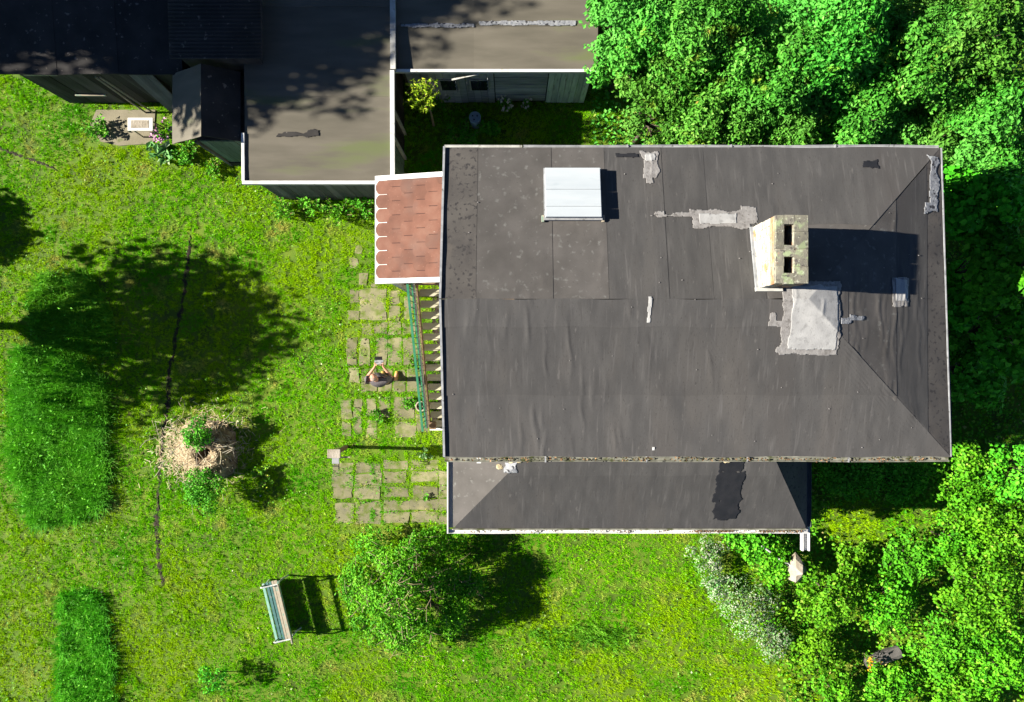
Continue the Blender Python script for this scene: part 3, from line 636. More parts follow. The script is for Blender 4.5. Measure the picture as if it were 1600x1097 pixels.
# porch roof of red shingles
porch = part_empty('porch_roof')
PX0, PX1, PY0, PY1 = -2.39, -1.04, 1.24, 3.02; PZ0, PZ1 = 4.38, 4.72
pz = lambda x: PZ0 + (x - PX0) / (PX1 - PX0) * (PZ1 - PZ0)
MB().prism([(PX0, PY0 + 0.03), (PX1, PY0 + 0.03), (PX1, PY1 - 0.03), (PX0, PY1 - 0.03)], lambda x, y: pz(x) - 0.06, lambda x, y: pz(x)).build('deck_board', M['white'], porch)
MB().prism([(PX0 + 0.20, PY0 + 0.031), (PX1, PY0 + 0.031), (PX1, PY1 - 0.031), (PX0 + 0.20, PY1 - 0.031)], lambda x, y: pz(x) + 0.001, lambda x, y: pz(x) + 0.006).build('underlay', M['shingle_gap'], porch)
for (a, b) in ((PY0 - 0.055, PY0 + 0.03), (PY1 - 0.03, PY1 + 0.055)):
    MB().prism([(PX0 - 0.01, a), (PX1, a), (PX1, b), (PX0 - 0.01, b)], lambda x, y: pz(x) - 0.09, lambda x, y: pz(x) + 0.022).build('verge_board', M['white'], porch)
MB().box(PX0 - 0.022, PX0 - 0.005, PY0 - 0.055, PY1 + 0.055, PZ0 - 0.12, PZ0 + 0.004).build('fascia', M['white'], porch)
rows = 6; tw = (PY1 - PY0 - 0.06) / 7; rl = (PX1 - PX0 - 0.02) / rows
th = math.atan((PZ1 - PZ0) / (PX1 - PX0))
def shingle_mesh(w, seed):
    n = 8; g = 0.006; pts = []
    L_ = rl * 1.35
    for k in range(n + 1):
        a = math.pi / 2 + math.pi * k / n
        pts.append((math.cos(a) * w * 0.24 + w * 0.24, math.sin(a) * (w / 2 - g)))
    pts = [(L_, w / 2 - g)] + pts + [(L_, -w / 2 + g)]
    mb = MB(); nn = len(pts)
    mb.add([(x, y, -0.004) for x, y in pts] + [(x, y, 0.005) for x, y in pts], [tuple(range(nn))[::-1], tuple(range(nn, 2 * nn))] + [(i, (i + 1) % nn, nn + (i + 1) % nn, nn + i) for i in range(nn)])
    return mb.mesh('shingle', M['shingle'])
sm = shingle_mesh(tw, 0); sh_half = shingle_mesh(tw / 2, 1)
for r in range(rows):
    odd = r % 2; n = 8 if odd else 7
    for k in range(n):
        if odd: yc = PY0 + 0.03 + tw * k
        else: yc = PY0 + 0.03 + tw * (k + 0.5)
        half = odd and k in (0, 7)
        if half: yc += tw * (0.25 if k == 0 else -0.25)
        o = link('shingle', sh_half if half else sm, porch)
        x = PX0 + 0.004 + r * rl + (0.0 if not odd else 0.0)
        o.location = (x, yc, pz(x) + 0.012 + 0.002 * (k % 2)); o.rotation_euler = (0, -th + 0.028, random.uniform(-0.01, 0.01))
for (x, y) in ((PX0 + 0.12, PY0 + 0.1), (PX0 + 0.12, PY1 - 0.1)):
    hchild(MB().box(x - 0.05, x + 0.05, y - 0.05, y + 0.05, 0, PZ0 - 0.05).build('porch_post', M['white_old']))
hchild(MB().box(PX0 + 0.05, X0 + 0.07, PY0 + 0.12, PY1 - 0.05, 2.28, 2.42).build('landing', M['wood_brown']))

# outdoor stairs along the west wall
stairs = part_empty('staircase')
SY1, SY0, SZ = 1.36, -1.80, 2.42; NT = 14; SX0, SX1 = -1.92, -1.06
tr = MB().box(0, SX1 - SX0, -0.0, 0.150, -0.045, 0).mesh('tread', M['tread'])
rz = SZ / (NT + 1); run = (SY1 - SY0) / NT
for i in range(NT):
    t = link('tread', tr, stairs); t.location = (SX0, SY1 - (i + 1) * run, SZ - (i + 1) * rz)
sl_a, sl_b = Vector((SX0 - 0.03, SY1 + 0.05, SZ + 0.02)), Vector((SX0 - 0.03, SY0, 0.12))
MB().bar(sl_a, sl_b, 0.03, 0.20).build('stringer', M['wood_brown'], stairs)
MB().bar(sl_a + Vector((SX1 - SX0, 0, 0)), sl_b + Vector((SX1 - SX0, 0, 0)), 0.04, 0.22).build('stringer', M['wood_brown'], stairs)
MB().box(SX0 - 0.05, SX1, SY0 - 0.1, SY0 - 0.04, 0.0, 0.06).build('bottom_edging', M['white'], stairs)
MB().box(SX0 - 0.03, SX0 + 0.12, SY0 - 0.04, SY0 + 0.12, 0, 0.35).build('newel_post', M['wood_brown'], stairs)
tag(MB().box(SX0, SX1, SY0 + .1, SY1 + .3, -0.02, 0.006).build('soil_strip', M['soil']), 'bare dark soil under the outdoor stairs', kind='structure')  # dark sheet: shade below the open treads put into the ground colour
rail = part_empty('stair_railing')
off = Vector((-0.06, 0, 0))
for (h, w, mt) in ((0.92, 0.045, 'green_paint'), (0.30, 0.03, 'green_paint')):
    MB().bar(sl_a + off + Vector((0, 0, h)), sl_b + off + Vector((0, 0, h)), w, 0.04).build('rail', M[mt], rail)
seg = 15
for i in range(seg):       # pale boards filling the lower part of the railing, one beside the other
    a = sl_a.lerp(sl_b, (i + 0.06) / seg); b = sl_a.lerp(sl_b, (i + 0.94) / seg)
    MB().bar(a + off + Vector((0.02, 0, 0.26)), b + off + Vector((0.02, 0, 0.26)), 0.055, 0.07).build('infill_board', M['white_old'], rail)
bal = MB().bar((0, 0, 0.1), (0, 0, 0.92), 0.016, 0.016).mesh('baluster', M['green_paint'])
for i in range(27):
    o = link('baluster', bal, rail); o.location = sl_a.lerp(sl_b, (i + 0.5) / 27) + off

# ------------------------------------------------------------------ SHEDS
def ribbed(x0, x1, y0, y1, z0, z1, pitch, amp, name, mat, parent):
    """corrugated sheet, ribs along x, rising from y0 to y1"""
    ny = int((y1 - y0) / pitch * 6); ys = np.linspace(y0, y1, ny + 1); zs = z0 + (z1 - z0) * (ys - y0) / (y1 - y0) + amp * np.sin((ys - y0) / pitch * 2 * math.pi)
    V = np.concatenate([np.stack([np.full(ny + 1, x0), ys, zs], 1), np.stack([np.full(ny + 1, x1), ys, zs], 1)])
    i = np.arange(ny); F = np.stack([i, i + ny + 1, i + ny + 2, i + 1], 1)
    o = link(name, np_mesh(name, V, F, mat, smooth=True), parent); s = o.modifiers.new('s', 'SOLIDIFY'); s.thickness = 0.012; return o

def boards_x(parent, x0, x1, y, z0, z1, w, mat, name='board', dy=0.0, face=-1):
    n = max(1, int(round((x1 - x0) / w))); bw = (x1 - x0) / n
    for i in range(n):
        d_ = random.uniform(0.018, 0.034)
        MB().box(x0 + i * bw + 0.004, x0 + (i + 1) * bw - 0.004, y - d_, y, z0 + random.uniform(0, .03), z1).build(name, mat, parent)
def boards_y(parent, x, y0, y1, z0, z1, w, mat, name='board'):
    n = max(1, int(round((y1 - y0) / w))); bw = (y1 - y0) / n
    for i in range(n):
        d_ = random.uniform(0.018, 0.034)
        MB().box(x, x + d_, y0 + i * bw + 0.004, y0 + (i + 1) * bw - 0.004, z0 + random.uniform(0, .03), z1).build(name, mat, parent)

YB = 10.5
# shed R: long felt roof north of the courtyard
RX0, RX1, RY0, RZ = -2.42, 1.80, 5.93, 2.0
shedR = empty('shed', (0, 8, 0), 'shed with olive felt roof and green board wall between courtyard and tall trees', 'shed')
rz_ = lambda x, y: RZ + (y - RY0) * 0.10
rr = lambda x, y: 0.012 * (vnoise(x * 1.2, y * 1.2, 31) - 0.5)
def attach(o, p):
    o.parent = p; o.matrix_parent_inverse = Matrix.Translation(-Vector(p.location)); return o
for (a, b, c_, d_) in [(RX0, -0.78, RY0, 6.82), (-0.80, RX1, RY0, 6.82), (RX0, -0.78, 6.80, 8.3), (-0.80, RX1, 6.80, 8.3), (RX0, RX1, 8.28, YB)]:
    attach(sheet(a, b, c_, d_, M['felt_shed'], None, zf=rz_, rel=rr, low='s', nres=0.15, mres=0.15, lift=0.003 if a > -1 else 0), shedR)
attach(roof_patch('seam_strip', [(626, 38, 742, 43), (748, 34, 900, 40)], M['silver'], 0.026, parent=None, seed=31, edge=0.025, zf=lambda x, y: rz_(x, y) + rr(x, y), onr=lambda px, py: W(px, py, 2.09)[:2]), shedR)
attach(MB().bar((RX0 - 0.06, RY0 - 0.03, RZ), (RX1 + 0.03, RY0 - 0.03, RZ), 0.06, 0.08).build('eaves_board', M['white']), shedR)
attach(MB().box(RX0 + 0.05, RX1 - 0.05, RY0 + 0.06, YB - 0.1, 0, RZ - 0.04).build('wall', M['wood_dark']), shedR)
wl_ = part_empty('plank_wall', None); wl_.parent = shedR; wl_.matrix_parent_inverse = Matrix.Translation(-Vector(shedR.location))
boards_x(wl_, 0.80, 1.72, RY0 + 0.05, 0.02, RZ - 0.05, 0.13, M['wood_court'])
for i in range(9):   # horizontal grey planks
    MB().box(-0.38, 0.78, RY0 + 0.015 + random.uniform(0, .015), RY0 + 0.055, 0.15 + i * 0.20, 0.15 + (i + 1) * 0.20 - 0.012).build('board', M['plank_court'], wl_)
boards_x(wl_, -2.3, -0.40, RY0 + 0.05, 0.02, RZ - 0.06, 0.16, M['plank_court'])
for (a, b) in ((-1.62, -1.18), (-0.95, -0.50)):
    w = MB().box(a, b, RY0 - 0.0, RY0 + 0.05, 0.85, 1.45).build('window', M['white_old'], wl_)
    MB().box(a + 0.04, b - 0.04, RY0 - 0.012, RY0 + 0.0, 0.89, 1.41).build('pane', M['glass'], w)
# shed M: broad flat roof next to the porch
MX0, MX1, MY0, MZ = -5.60, -2.53, 3.56, 2.05
shedM = empty('shed', (-4, 7, 0), 'broad flat shed with white edged grey felt roof reaching the red porch', 'shed')
mz_ = lambda x, y: MZ + (y - MY0) * 0.03
mr_ = lambda x, y: 0.02 * (vnoise(x * 0.8, y * 0.8, 41) - 0.5) + 0.006 * (vnoise(x * 2, y * 7, 42) - 0.5)
for (c_, d_) in [(MY0, 5.35), (5.33, 7.2), (7.18, YB)]:
    attach(sheet(MX0, MX1, c_, d_, M['felt_shed'], None, zf=mz_, rel=mr_, low='s', nres=0.12, mres=0.1), shedM)
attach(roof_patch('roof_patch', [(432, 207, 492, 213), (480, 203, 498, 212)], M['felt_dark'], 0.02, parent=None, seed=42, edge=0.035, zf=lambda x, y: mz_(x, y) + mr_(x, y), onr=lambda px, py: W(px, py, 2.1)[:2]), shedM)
attach(MB().bar((MX0 - 0.05, MY0 - 0.03, MZ + 0.01), (MX1 + 0.05, MY0 - 0.03, MZ + 0.01), 0.07, 0.10).build('eaves_board', M['white']), shedM)
attach(MB().bar((MX0 - 0.03, MY0, MZ + 0.01), (MX0 - 0.03, MY0 + 1.0, MZ + 0.03), 0.06, 0.10).build('verge_board', M['white']), shedM)
attach(MB().bar((MX1 + 0.03, MY0, MZ + 0.02), (MX1 + 0.03, 5.85, MZ + 0.08), 0.09, 0.10).build('verge_board', M['white']), shedM)
attach(MB().bar((MX1 + 0.05, 5.87, MZ + 0.09), (MX1 + 0.05, YB, MZ + 0.22), 0.11, 0.10).build('verge_board', M['white_old']), shedM)
attach(MB().box(MX0 + 0.08, MX1 - 0.08, MY0 + 0.10, YB - 0.1, 0, MZ - 0.04).build('wall', M['wood_grey']), shedM)
we_ = part_empty('plank_wall', None); we_.parent = shedM; we_.matrix_parent_inverse = Matrix.Translation(-Vector(shedM.location))
boards_y(we_, MX1 - 0.075, MY0 + 0.12, 4.55, 0.02, MZ - 0.05, 0.15, M['wood_green'])
boards_y(we_, MX1 - 0.075, 4.75, 5.85, 0.02, MZ - 0.05, 0.15, M['wood_dark'])
for y in (4.62, 5.20): MB().box(MX1 - 0.06, MX1 - 0.0, y - 0.03, y + 0.03, 0, MZ - 0.05).build('door_post', M['white_old'], we_)
boards_x(we_, MX0 + 0.1, MX1 - 0.1, MY0 + 0.095, 0.02, MZ - 0.05, 0.17, M['wood_grey'])
# booth with a small gable roof
BX0, BXR, BX1, BY0, BY1 = -7.20, -6.33, -5.70, 4.40, 5.86
booth = empty('booth', (-6.4, 5, 0), 'narrow gabled booth with one sunlit roof side and green board front', 'shed')
zb = lambda x, y: np.where(np.asarray(x) < BXR, 1.92 + (np.asarray(x) - BX0) * 0.66, 2.495 - (np.asarray(x) - BXR) * 0.70)
br = lambda x, y: 0.02 * (vnoise(x * 3, y * 3, 51) - 0.5)
attach(sheet(BX0, BXR, BY0 - 0.02, BY1, M['felt_shed'], None, zf=lambda x, y: 1.92 + (x - BX0) * 0.66, rel=br, nres=0.1, mres=0.1, lift=0.005), booth)
attach(sheet(BXR, BX1, BY0, BY1, M['felt_dark'], None, zf=lambda x, y: 2.495 - (x - BXR) * 0.70, rel=br, nres=0.1, mres=0.1), booth)  # east slope in a darker felt, its shade put into the colour
attach(MB().prism([(-6.72, 4.50), (BX1 + 0.05, 4.50), (BX1 + 0.05, BY1), (-6.72, BY1)], 0, 1.85).build('wall', M['wood_dark']), booth)
bw_ = part_empty('plank_wall', None); bw_.parent = booth; bw_.matrix_parent_inverse = Matrix.Translation(-Vector(booth.location))
boards_x(bw_, -6.66, -5.62, 4.495, 0.25, 1.85, 0.15, M['wood_green'])
MB().box(-6.76, -6.70, 4.44, 4.50, 0, 1.86).build('corner_post', M['wood_grey'], bw_)
MB().box(-6.70, -5.62, 4.45, 4.50, 0, 0.22).build('plinth', M['felt_dark'], bw_)
# corrugated roof behind the booth
store = empty('store_shed', (-6, 8, 0), 'dark store with corrugated roof behind the gabled booth', 'shed')
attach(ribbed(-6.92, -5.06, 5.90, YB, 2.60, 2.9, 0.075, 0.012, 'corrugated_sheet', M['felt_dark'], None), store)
attach(MB().box(-6.80, -5.20, 6.0, YB - 0.1, 0, 2.56).build('wall', M['wood_dark']), store)
# shed L: dark boarded shed at the corner
LX0, LX1, LY0, LZ = -10.95, -6.95, 5.84, 1.98
shedL = empty('shed', (-9, 8, 0), 'black boarded shed with planks leaning on its front beside the lawn corner', 'shed')
lz_ = lambda x, y: LZ + (y - LY0) * 0.12
for (a, b) in [(LX0, -9.6), (-9.62, -8.3), (-8.32, LX1)]:
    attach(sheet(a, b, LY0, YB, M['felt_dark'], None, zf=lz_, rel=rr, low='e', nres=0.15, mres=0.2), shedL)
attach(MB().box(-10.6, LX1, 5.98, YB - 0.1, 0, LZ - 0.03).build('wall', M['black']), shedL)
wf = part_empty('plank_wall', None); wf.parent = shedL; wf.matrix_parent_inverse = Matrix.Translation(-Vector(shedL.location))
boards_x(wf, -10.6, LX1, 5.975, 0.03, LZ - 0.03, 0.19, M['wood_dark'])
for (z, x0, x1) in ((1.75, -10.45, -9.75), (0.55, -10.1, -9.4)): MB().box(x0, x1, 5.90, 5.935, z, z + 0.07).build('batten', M['wood_pale'], wf)

# ------------------------------------------------------------------ loose things by the sheds
def thing(name, label, cat, mb, mat, group=None, bevel=0, smooth=False):
    return tag(mb.build(name, mat, bevel=bevel, smooth=smooth), label, cat, group)
for i, (px0, px1, lab) in enumerate([(146, 152, 'thin pale pole leaning on the dark shed, left of its pair'), (153, 158, 'thin pale pole leaning on the dark shed, right of its pair')]):
    x, y, z = W(px0, 113, 1.85); xb, yb = x * 0.985 + 0.08 * i, 5.72
    thing('leaning_pole', lab, 'pole', MB().tube([(xb, yb, 0.02), (x, 5.86, 1.78)], 0.022, 6), M['wood_pale'], 'poles leaning on the dark shed')
x, y, z = W(205, 118, 1.85)
pl = empty('leaning_board', (x, 5.7, 0), 'wide grey weathered board leaning on the dark shed', 'board')
for k in range(3):
    attach(MB().bar((x + 0.17 * k, 5.74 - 0.02 * k, 0.02), (x + 0.17 * k, 5.92, 1.86), 0.16, 0.025, up=(0, 1, 0)).build('plank', M['wood_grey']), pl)
a, b, _ = W(148, 228); c, d, _ = W(240, 172)
apron = MB().prism([(a + .15, b + 0.1), (a + 0.6, b), (c, b + 0.05), (c + 0.05, d), (a + 0.05, d), (a - 0.1, d - 0.35)], -0.02, 0.02).build('concrete_apron', M['concrete'])
tag(apron, 'worn concrete apron before the dark shed', kind='structure'); APRON = [(a - .1, b), (c + .05, b), (c + .05, d), (a - .1, d)]
# small white table
tx, ty, tz = W(219, 194, 0.62)
tb = empty('garden_table', (tx, ty, 0), 'small white topped garden table on thin legs by the pink flowers', 'table')
attach(MB().box(tx - 0.29, tx + 0.29, ty - 0.15, ty + 0.15, 0.585, 0.62).build('table_top', M['white'], bevel=0.006), tb)
attach(MB().box(tx - 0.22, tx + 0.20, ty - 0.09, ty + 0.09, 0.621, 0.626).build('top_inlay', M['stone']), tb)
for (sx, sy) in ((-1, -1), (1, -1), (-1, 1), (1, 1)): attach(MB().tube([(tx + sx * 0.25, ty + sy * 0.11, 0.01), (tx + sx * 0.22, ty + sy * 0.10, 0.588)], 0.017, 6).build('leg', M['wood_pale']), tb)
# bucket / barrel in the courtyard
bx, by, _ = W(742, 183, 0.5)
brl = empty('water_barrel', (bx, by, 0), 'round blue plastic barrel with pale lid in the dark courtyard', 'barrel')
attach(MB().lathe([(0.115, 0), (0.13, 0.12), (0.13, 0.38), (0.12, 0.46)], (bx, by, 0), 18).build('body', M['plastic_blue'], smooth=False), brl)
attach(MB().lathe([(0.135, 0.46), (0.14, 0.49), (0.125, 0.50), (0.11, 0.495)], (bx, by, 0), 18).build('lid', M['plastic_blue']), brl)
for a in (0.5, 2.6, 4.4): attach(MB().lathe([(0.018, 0.495), (0.016, 0.515)], (bx + 0.06 * math.cos(a), by + 0.06 * math.sin(a), 0), 8).build('cap', M['black']), brl)
# pole slung under the eaves and chains beneath it
x0, y0, _ = W(706, 124, 1.75); x1, y1, _ = W(752, 117, 1.9)
thing('eaves_pole', 'thin pale pole propped under the eaves of the green boarded shed', 'pole', MB().tube([(x0, RY0 - 0.10, 1.72), (x1, RY0 - 0.04, 1.92)], 0.022, 6), M['white_old'])
for j, (px, lab) in enumerate([(711, 'hanging chain under the eaves, nearest the spiky shrub'), (729, 'hanging chain under the eaves, between two chains'), (762, 'hanging chain under the eaves, nearest the grey planks')]):
    x = W(px, 120, 1.7)[0]; mb = MB()
    for k in range(9):
        z = 1.72 - k * 0.09; aa = 0 if k % 2 else math.pi / 2
        pts = [(x + 0.022 * math.cos(t) * math.cos(aa), RY0 - 0.07 + 0.022 * math.cos(t) * math.sin(aa), z + 0.05 * math.sin(t)) for t in np.linspace(0, 2 * math.pi, 9)]
        mb.tube(pts, 0.007, 4, cap=False)
    thing('chain', lab, 'chain', mb, M['zinc'], 'chains hanging on the shed wall')

# ------------------------------------------------------------------ furniture and small things on the lawn
# bench
bc = Vector(W(438, 953, 0.42)); ax = Vector((24, -98, 0)).normalized(); sd = Vector((-ax.y, ax.x, 0)); sd = sd if sd.x > 0 else -sd
bench = empty('park_bench', (bc.x, bc.y, 0), 'old garden bench with teal and bare wooden slats on the lawn', 'bench')
BL = 0.70
def bslat(off, z, w, t, mat, name, l=BL, up=(0, 0, 1)):
    o = MB().bar(ax * -l + sd * off + Vector((0, 0, z)), ax * l + sd * off + Vector((0, 0, z)), w, t, up).build(name, mat, bench, bevel=0.004); return o
for off, z, mt, w in [(-0.235, 0.44, 'teal', 0.06), (-0.155, 0.425, 'teal_dark', 0.075), (-0.075, 0.42, 'teal_dark', 0.055), (-0.02, 0.418, 'wood_pale', 0.05), (0.05, 0.42, 'wood_pale', 0.075)]:
    bslat(off, z, w, 0.025, M[mt], 'seat_slat')
bslat(0.165, 0.56, 0.030, 0.06, M['teal'], 'back_slat', up=(sd * .25 + Vector((0, 0, 1))))
bslat(0.20, 0.685, 0.030, 0.05, M['teal'], 'back_slat', up=(sd * .25 + Vector((0, 0, 1))))
bslat(-0.20, 0.20, 0.025, 0.34, M['teal_dark'], 'apron_board', l=BL - .08)  # unseen board added below the seat to fill out the bench's cast shadow
bslat(0.25, 0.81, 0.028, 0.06, M['wood_pale'], 'back_slat')
for s in (-1, 1):
    e_ = ax * (BL - 0.05) * s
    m = MB(); pts = lambda l: [e_ + sd * u + Vector((0, 0, w)) for u, w in l]
    m.tube(pts([(-0.25, 0.0), (-0.23, 0.2), (-0.21, 0.39)]), 0.02, 6); m.tube(pts([(0.21, 0.0), (0.15, 0.2), (0.13, 0.39), (0.22, 0.70), (0.25, 0.84)]), 0.02, 6); m.tube(pts([(-0.25, 0.395), (0.14, 0.395)]), 0.018, 6)
    m.tube(pts([(-0.22, 0.40), (-0.25, 0.58), (-0.20, 0.63), (0.0, 0.62), (0.20, 0.64)]), 0.018, 6)
    m.build('end_frame', M['iron_pale'], bench)

# post with flat top and bracket
px_, py_, _ = W(522, 709, 1.15)
bt = empty('bird_table', (px_, py_, 0), 'wooden post with pale flat top and black bracket at the paving corner', 'bird table')
attach(MB().bar((px_, py_, 0), (px_, py_, 1.12), 0.08, 0.08).build('post', M['wood_brown']), bt)
attach(MB().box(px_ - 0.15, px_ + 0.14, py_ - 0.10, py_ + 0.10, 1.12, 1.16).build('top_board', M['stone'], bevel=0.008), bt)
attach(MB().box(px_ - 0.07, px_ + 0.09, py_ - 0.24, py_ - 0.11, 1.02, 1.06).build('tray', M['zinc'], bevel=0.005), bt)
m = MB().bar((px_ + 0.1, py_ - 0.09, 1.08), (px_ + 0.34, py_ - 0.09, 1.06), 0.03, 0.03); attach(m.build('perch', M['wood_pale']), bt)
m = MB().bar((px_ - 0.09, py_ - 0.30, 1.0), (px_ + 0.08, py_ - 0.30, 1.0), 0.02, 0.02).bar((px_ + 0.07, py_ - 0.10, 1.0), (px_ + 0.07, py_ - 0.38, 1.0), 0.02, 0.02); attach(m.build('bracket', M['black']), bt)
# ring planter and dark pot by the stairs
def ring_pot(px, py, r, h, mat, label, fill):
    x, y, _ = W(px, py, h)
    p = empty('flower_pot', (x, y, 0), label, 'pot')
    attach(MB().lathe([(r * 0.75, 0), (r * 0.95, h * 0.85), (r, h), (r * 0.78, h), (r * 0.74, h * 0.6), (0.01, h * 0.58)], (x, y, 0), 16).build('pot_body', mat), p)
    attach(MB().lathe([(r * 0.745, h * 0.6), (r * 0.4, h * 0.72), (0.02, h * 0.7)], (x, y, 0), 12).build('filling', fill), p)
    for k in range(5):
        a = k * 1.25; attach(MB().tube([(x + r * .2 * math.cos(a), y + r * .2 * math.sin(a), h * .6), (x + r * .5 * math.cos(a), y + r * .5 * math.sin(a), h * 1.25)], 0.006, 4).build('dry_stem', M['twig']), p)
ring_pot(657, 635, 0.125, 0.2, M['terracotta'], 'pale round flower pot with brown soil beside the stair railing', M['soil'])
ring_pot(660, 597, 0.10, 0.18, M['gutter_dark'], 'dark slate flower pot at the stair railing in the shade', M['black'])
# furrow through the lawn
FUR = [W(*p)[:2] for p in [(298, 368), (293, 420), (284, 480), (272, 540), (264, 590), (262, 640), (254, 690), (250, 740), (247, 790), (244, 825), (248, 870), (257, 922)]]
def poly_dist(x, y, pts):
    d = np.full(len(x), 1e9)
    for (ax_, ay_), (bx_, by_) in zip(pts[:-1], pts[1:]):
        vx, vy = bx_ - ax_, by_ - ay_; t = np.clip(((x - ax_) * vx + (y - ay_) * vy) / (vx * vx + vy * vy), 0, 1)
        d = np.minimum(d, np.hypot(x - ax_ - t * vx, y - ay_ - t * vy))
    return d
FUR2 = [W(*p)[:2] for p in [(-30, 222), (20, 240), (60, 254), (95, 268)]]
def furrow(pts, w0, label):
    mb = MB(); L_ = []
    P2 = []
    for (a, b) in zip(pts[:-1], pts[1:]):
        for k in range(10): P2.append((a[0] + (b[0] - a[0]) * k / 10, a[1] + (b[1] - a[1]) * k / 10))
    n = len(P2); rows_ = []
    for i, (x, y) in enumerate(P2):
        q = P2[min(i + 1, n - 1)]; p = P2[max(i - 1, 0)]; dx, dy = q[0] - p[0], q[1] - p[1]; l = math.hypot(dx, dy); nx, ny = -dy / l, dx / l
        w = w0 * (0.3 + 1.2 * random.random()) * min(1, i / 6 + .2, (n - i) / 6 + .2); j = random.uniform(-.03, .03)
        rows_.append([(x + nx * (w + j), y + ny * (w + j), 0.004), (x + nx * (w * .4 + j), y + ny * (w * .4 + j), 0.006 + random.uniform(0, .012)), (x + nx * (-w * .4 + j), y + ny * (-w * .4 + j), 0.006 + random.uniform(0, .012)), (x - nx * (w - j), y - ny * (w - j), 0.004)])
    vs = [v_ for r_ in rows_ for v_ in r_]; fs = [(i * 4 + j, (i + 1) * 4 + j, (i + 1) * 4 + j + 1, i * 4 + j + 1) for i in range(n - 1) for j in range(3)]
    o = mb.add(vs, fs).build('soil_furrow', M['soil']); tag(o, label, kind='structure')
furrow(FUR, 0.056, 'long narrow furrow of bare dark soil across the lawn')
furrow(FUR2, 0.03, 'short faint furrow of soil near the dark shed')

# ------------------------------------------------------------------ VEGETATION
# lawn grass: mown blades, with gaps where something stands
HOUSE_FP = [(X0 + .0, YS), (7.0, YS), (7.0, YN - .3), (X0, YN - .3)]; ANN_FP = [(AX0 + .15, AY0 + .2), (AX1 - .2, AY0 + .2), (AX1 - .2, YS), (AX0 + .15, YS)]
COMP = W(322, 700); COMP_R = 0.98
BEDS = [[W(*p)[:2] for p in [(25, 548), (95, 535), (170, 600), (170, 790), (120, 812), (48, 825), (12, 700)]],
        [W(*p)[:2] for p in [(94, 926), (156, 922), (174, 995), (184, 1100), (90, 1110)]],
        [W(*p)[:2] for p in [(825, 985), (900, 975), (990, 985), (985, 1012), (850, 1016)]],
        [W(*p)[:2] for p in [(60, 430), (140, 425), (185, 500), (180, 560), (60, 540), (40, 480)]]]
SHADE_E = [(4.6, -4.2), (5.6, -5.0), (5.9, -6.2), (6.6, -8.6), (15, -11), (15, 11), (2.3, 11), (2.4, 5.0), (2.6, 3.0), (7.0, 3.0), (7.0, -1.7), (5.9, -1.8), (5.9, -3.5)]
def lawn_pts(n, seed):
    rng = np.random.default_rng(seed)
    x = rng.uniform(-15.5, 12.5, n); y = rng.uniform(-10.5, 8.0, n)
    ok = ~inpoly(x, y, HOUSE_FP) & ~inpoly(x, y, ANN_FP) & ~inpoly(x, y, APRON)
    ok &= ~((x > MX0 + .1) & (x < MX1 - .1) & (y > MY0 + .1)) & ~((x > RX0) & (x < RX1 - .06) & (y > RY0 + .06)) & ~((x > -10.6) & (x < MX0 + .1) & (y > 5.95)) & ~((x > -6.7) & (x < MX0 + .2) & (y > 4.5))
    ok &= ~(inpoly(x, y, SHADE_E) & (rng.random(n) < 0.7) & (np.hypot((x - 8.5) / 1.3, (y + 4.05) / 0.5) > 1))
    ok &= (np.hypot((x - COMP[0]), (y - COMP[1])) > COMP_R * 0.62)
    ok &= poly_dist(x, y, FUR) > 0.075 * (vnoise(x * 11, y * 11, 8) - .1); ok &= poly_dist(x, y, FUR2) > 0.03 * (0.4 + vnoise(x * 9, y * 9, 8))
    ok &= ~((x > SX0) & (x < SX1) & (y > SY0) & (y < SY1) & (rng.random(n) < .6))
    for (a, b, c, d) in SLABS:
        m = (x > a - 0.01) & (x < b + 0.01) & (y > c - 0.01) & (y < d + 0.01); cov = vnoise(x * 6, y * 6, 61)
        edge = np.minimum(np.minimum(x - a, b - x), np.minimum(y - c, d - y))
        ok &= ~(m & (edge > 0.015 + 0.16 * (cov - 0.35)) & (cov < 0.70))
    return x[ok], y[ok], rng
x, y, rng = lawn_pts(120000, 11)
nb = 11
X = np.repeat(x, nb) + rng.normal(0, 0.022, len(x) * nb); Y = np.repeat(y, nb) + rng.normal(0, 0.022, len(x) * nb)
lump = vnoise(X * 1.1, Y * 1.1, 5) * 0.5 + vnoise(X * 4, Y * 4, 6) * 0.5
ln = (0.03 + 0.065 * lump) * rng.uniform(0.6, 1.3, len(X))
rv = np.clip(np.repeat(rng.random(len(x)), nb) * 0.6 + rng.random(len(X)) * 0.4 + 0.3 * (vnoise(X * 2.2, Y * 2.2, 9) - 0.5), 0, 1)
lawn = link('lawn_grass', blade_mesh('lawn_grass', np.stack([X, Y, np.zeros(len(X))], 1), ln, rng.uniform(0.009, 0.017, len(X)), M['grass'], 1.1, rng, rv))
tag(lawn, 'short yellow green lawn grass around the house', kind='stuff')
x, y, rng = lawn_pts(26000, 12); keep = rng.random(len(x)) < np.clip(vnoise(x * .9, y * .9, 19) * 1.6 - .35, 0.05, 1); x, y = x[keep], y[keep]
o = link('lawn_weeds', leaf_mesh('lawn_weeds', np.stack([x, y, rng.uniform(.03, .08, len(x))], 1), np.tile([0, 0, 1.0], (len(x), 1)) + rng.normal(0, .4, (len(x), 3)), rng.uniform(.025, .06, len(x)), M['clover'], .8, rng)); tag(o, 'clover and broad leaved weeds scattered through the lawn', kind='stuff')
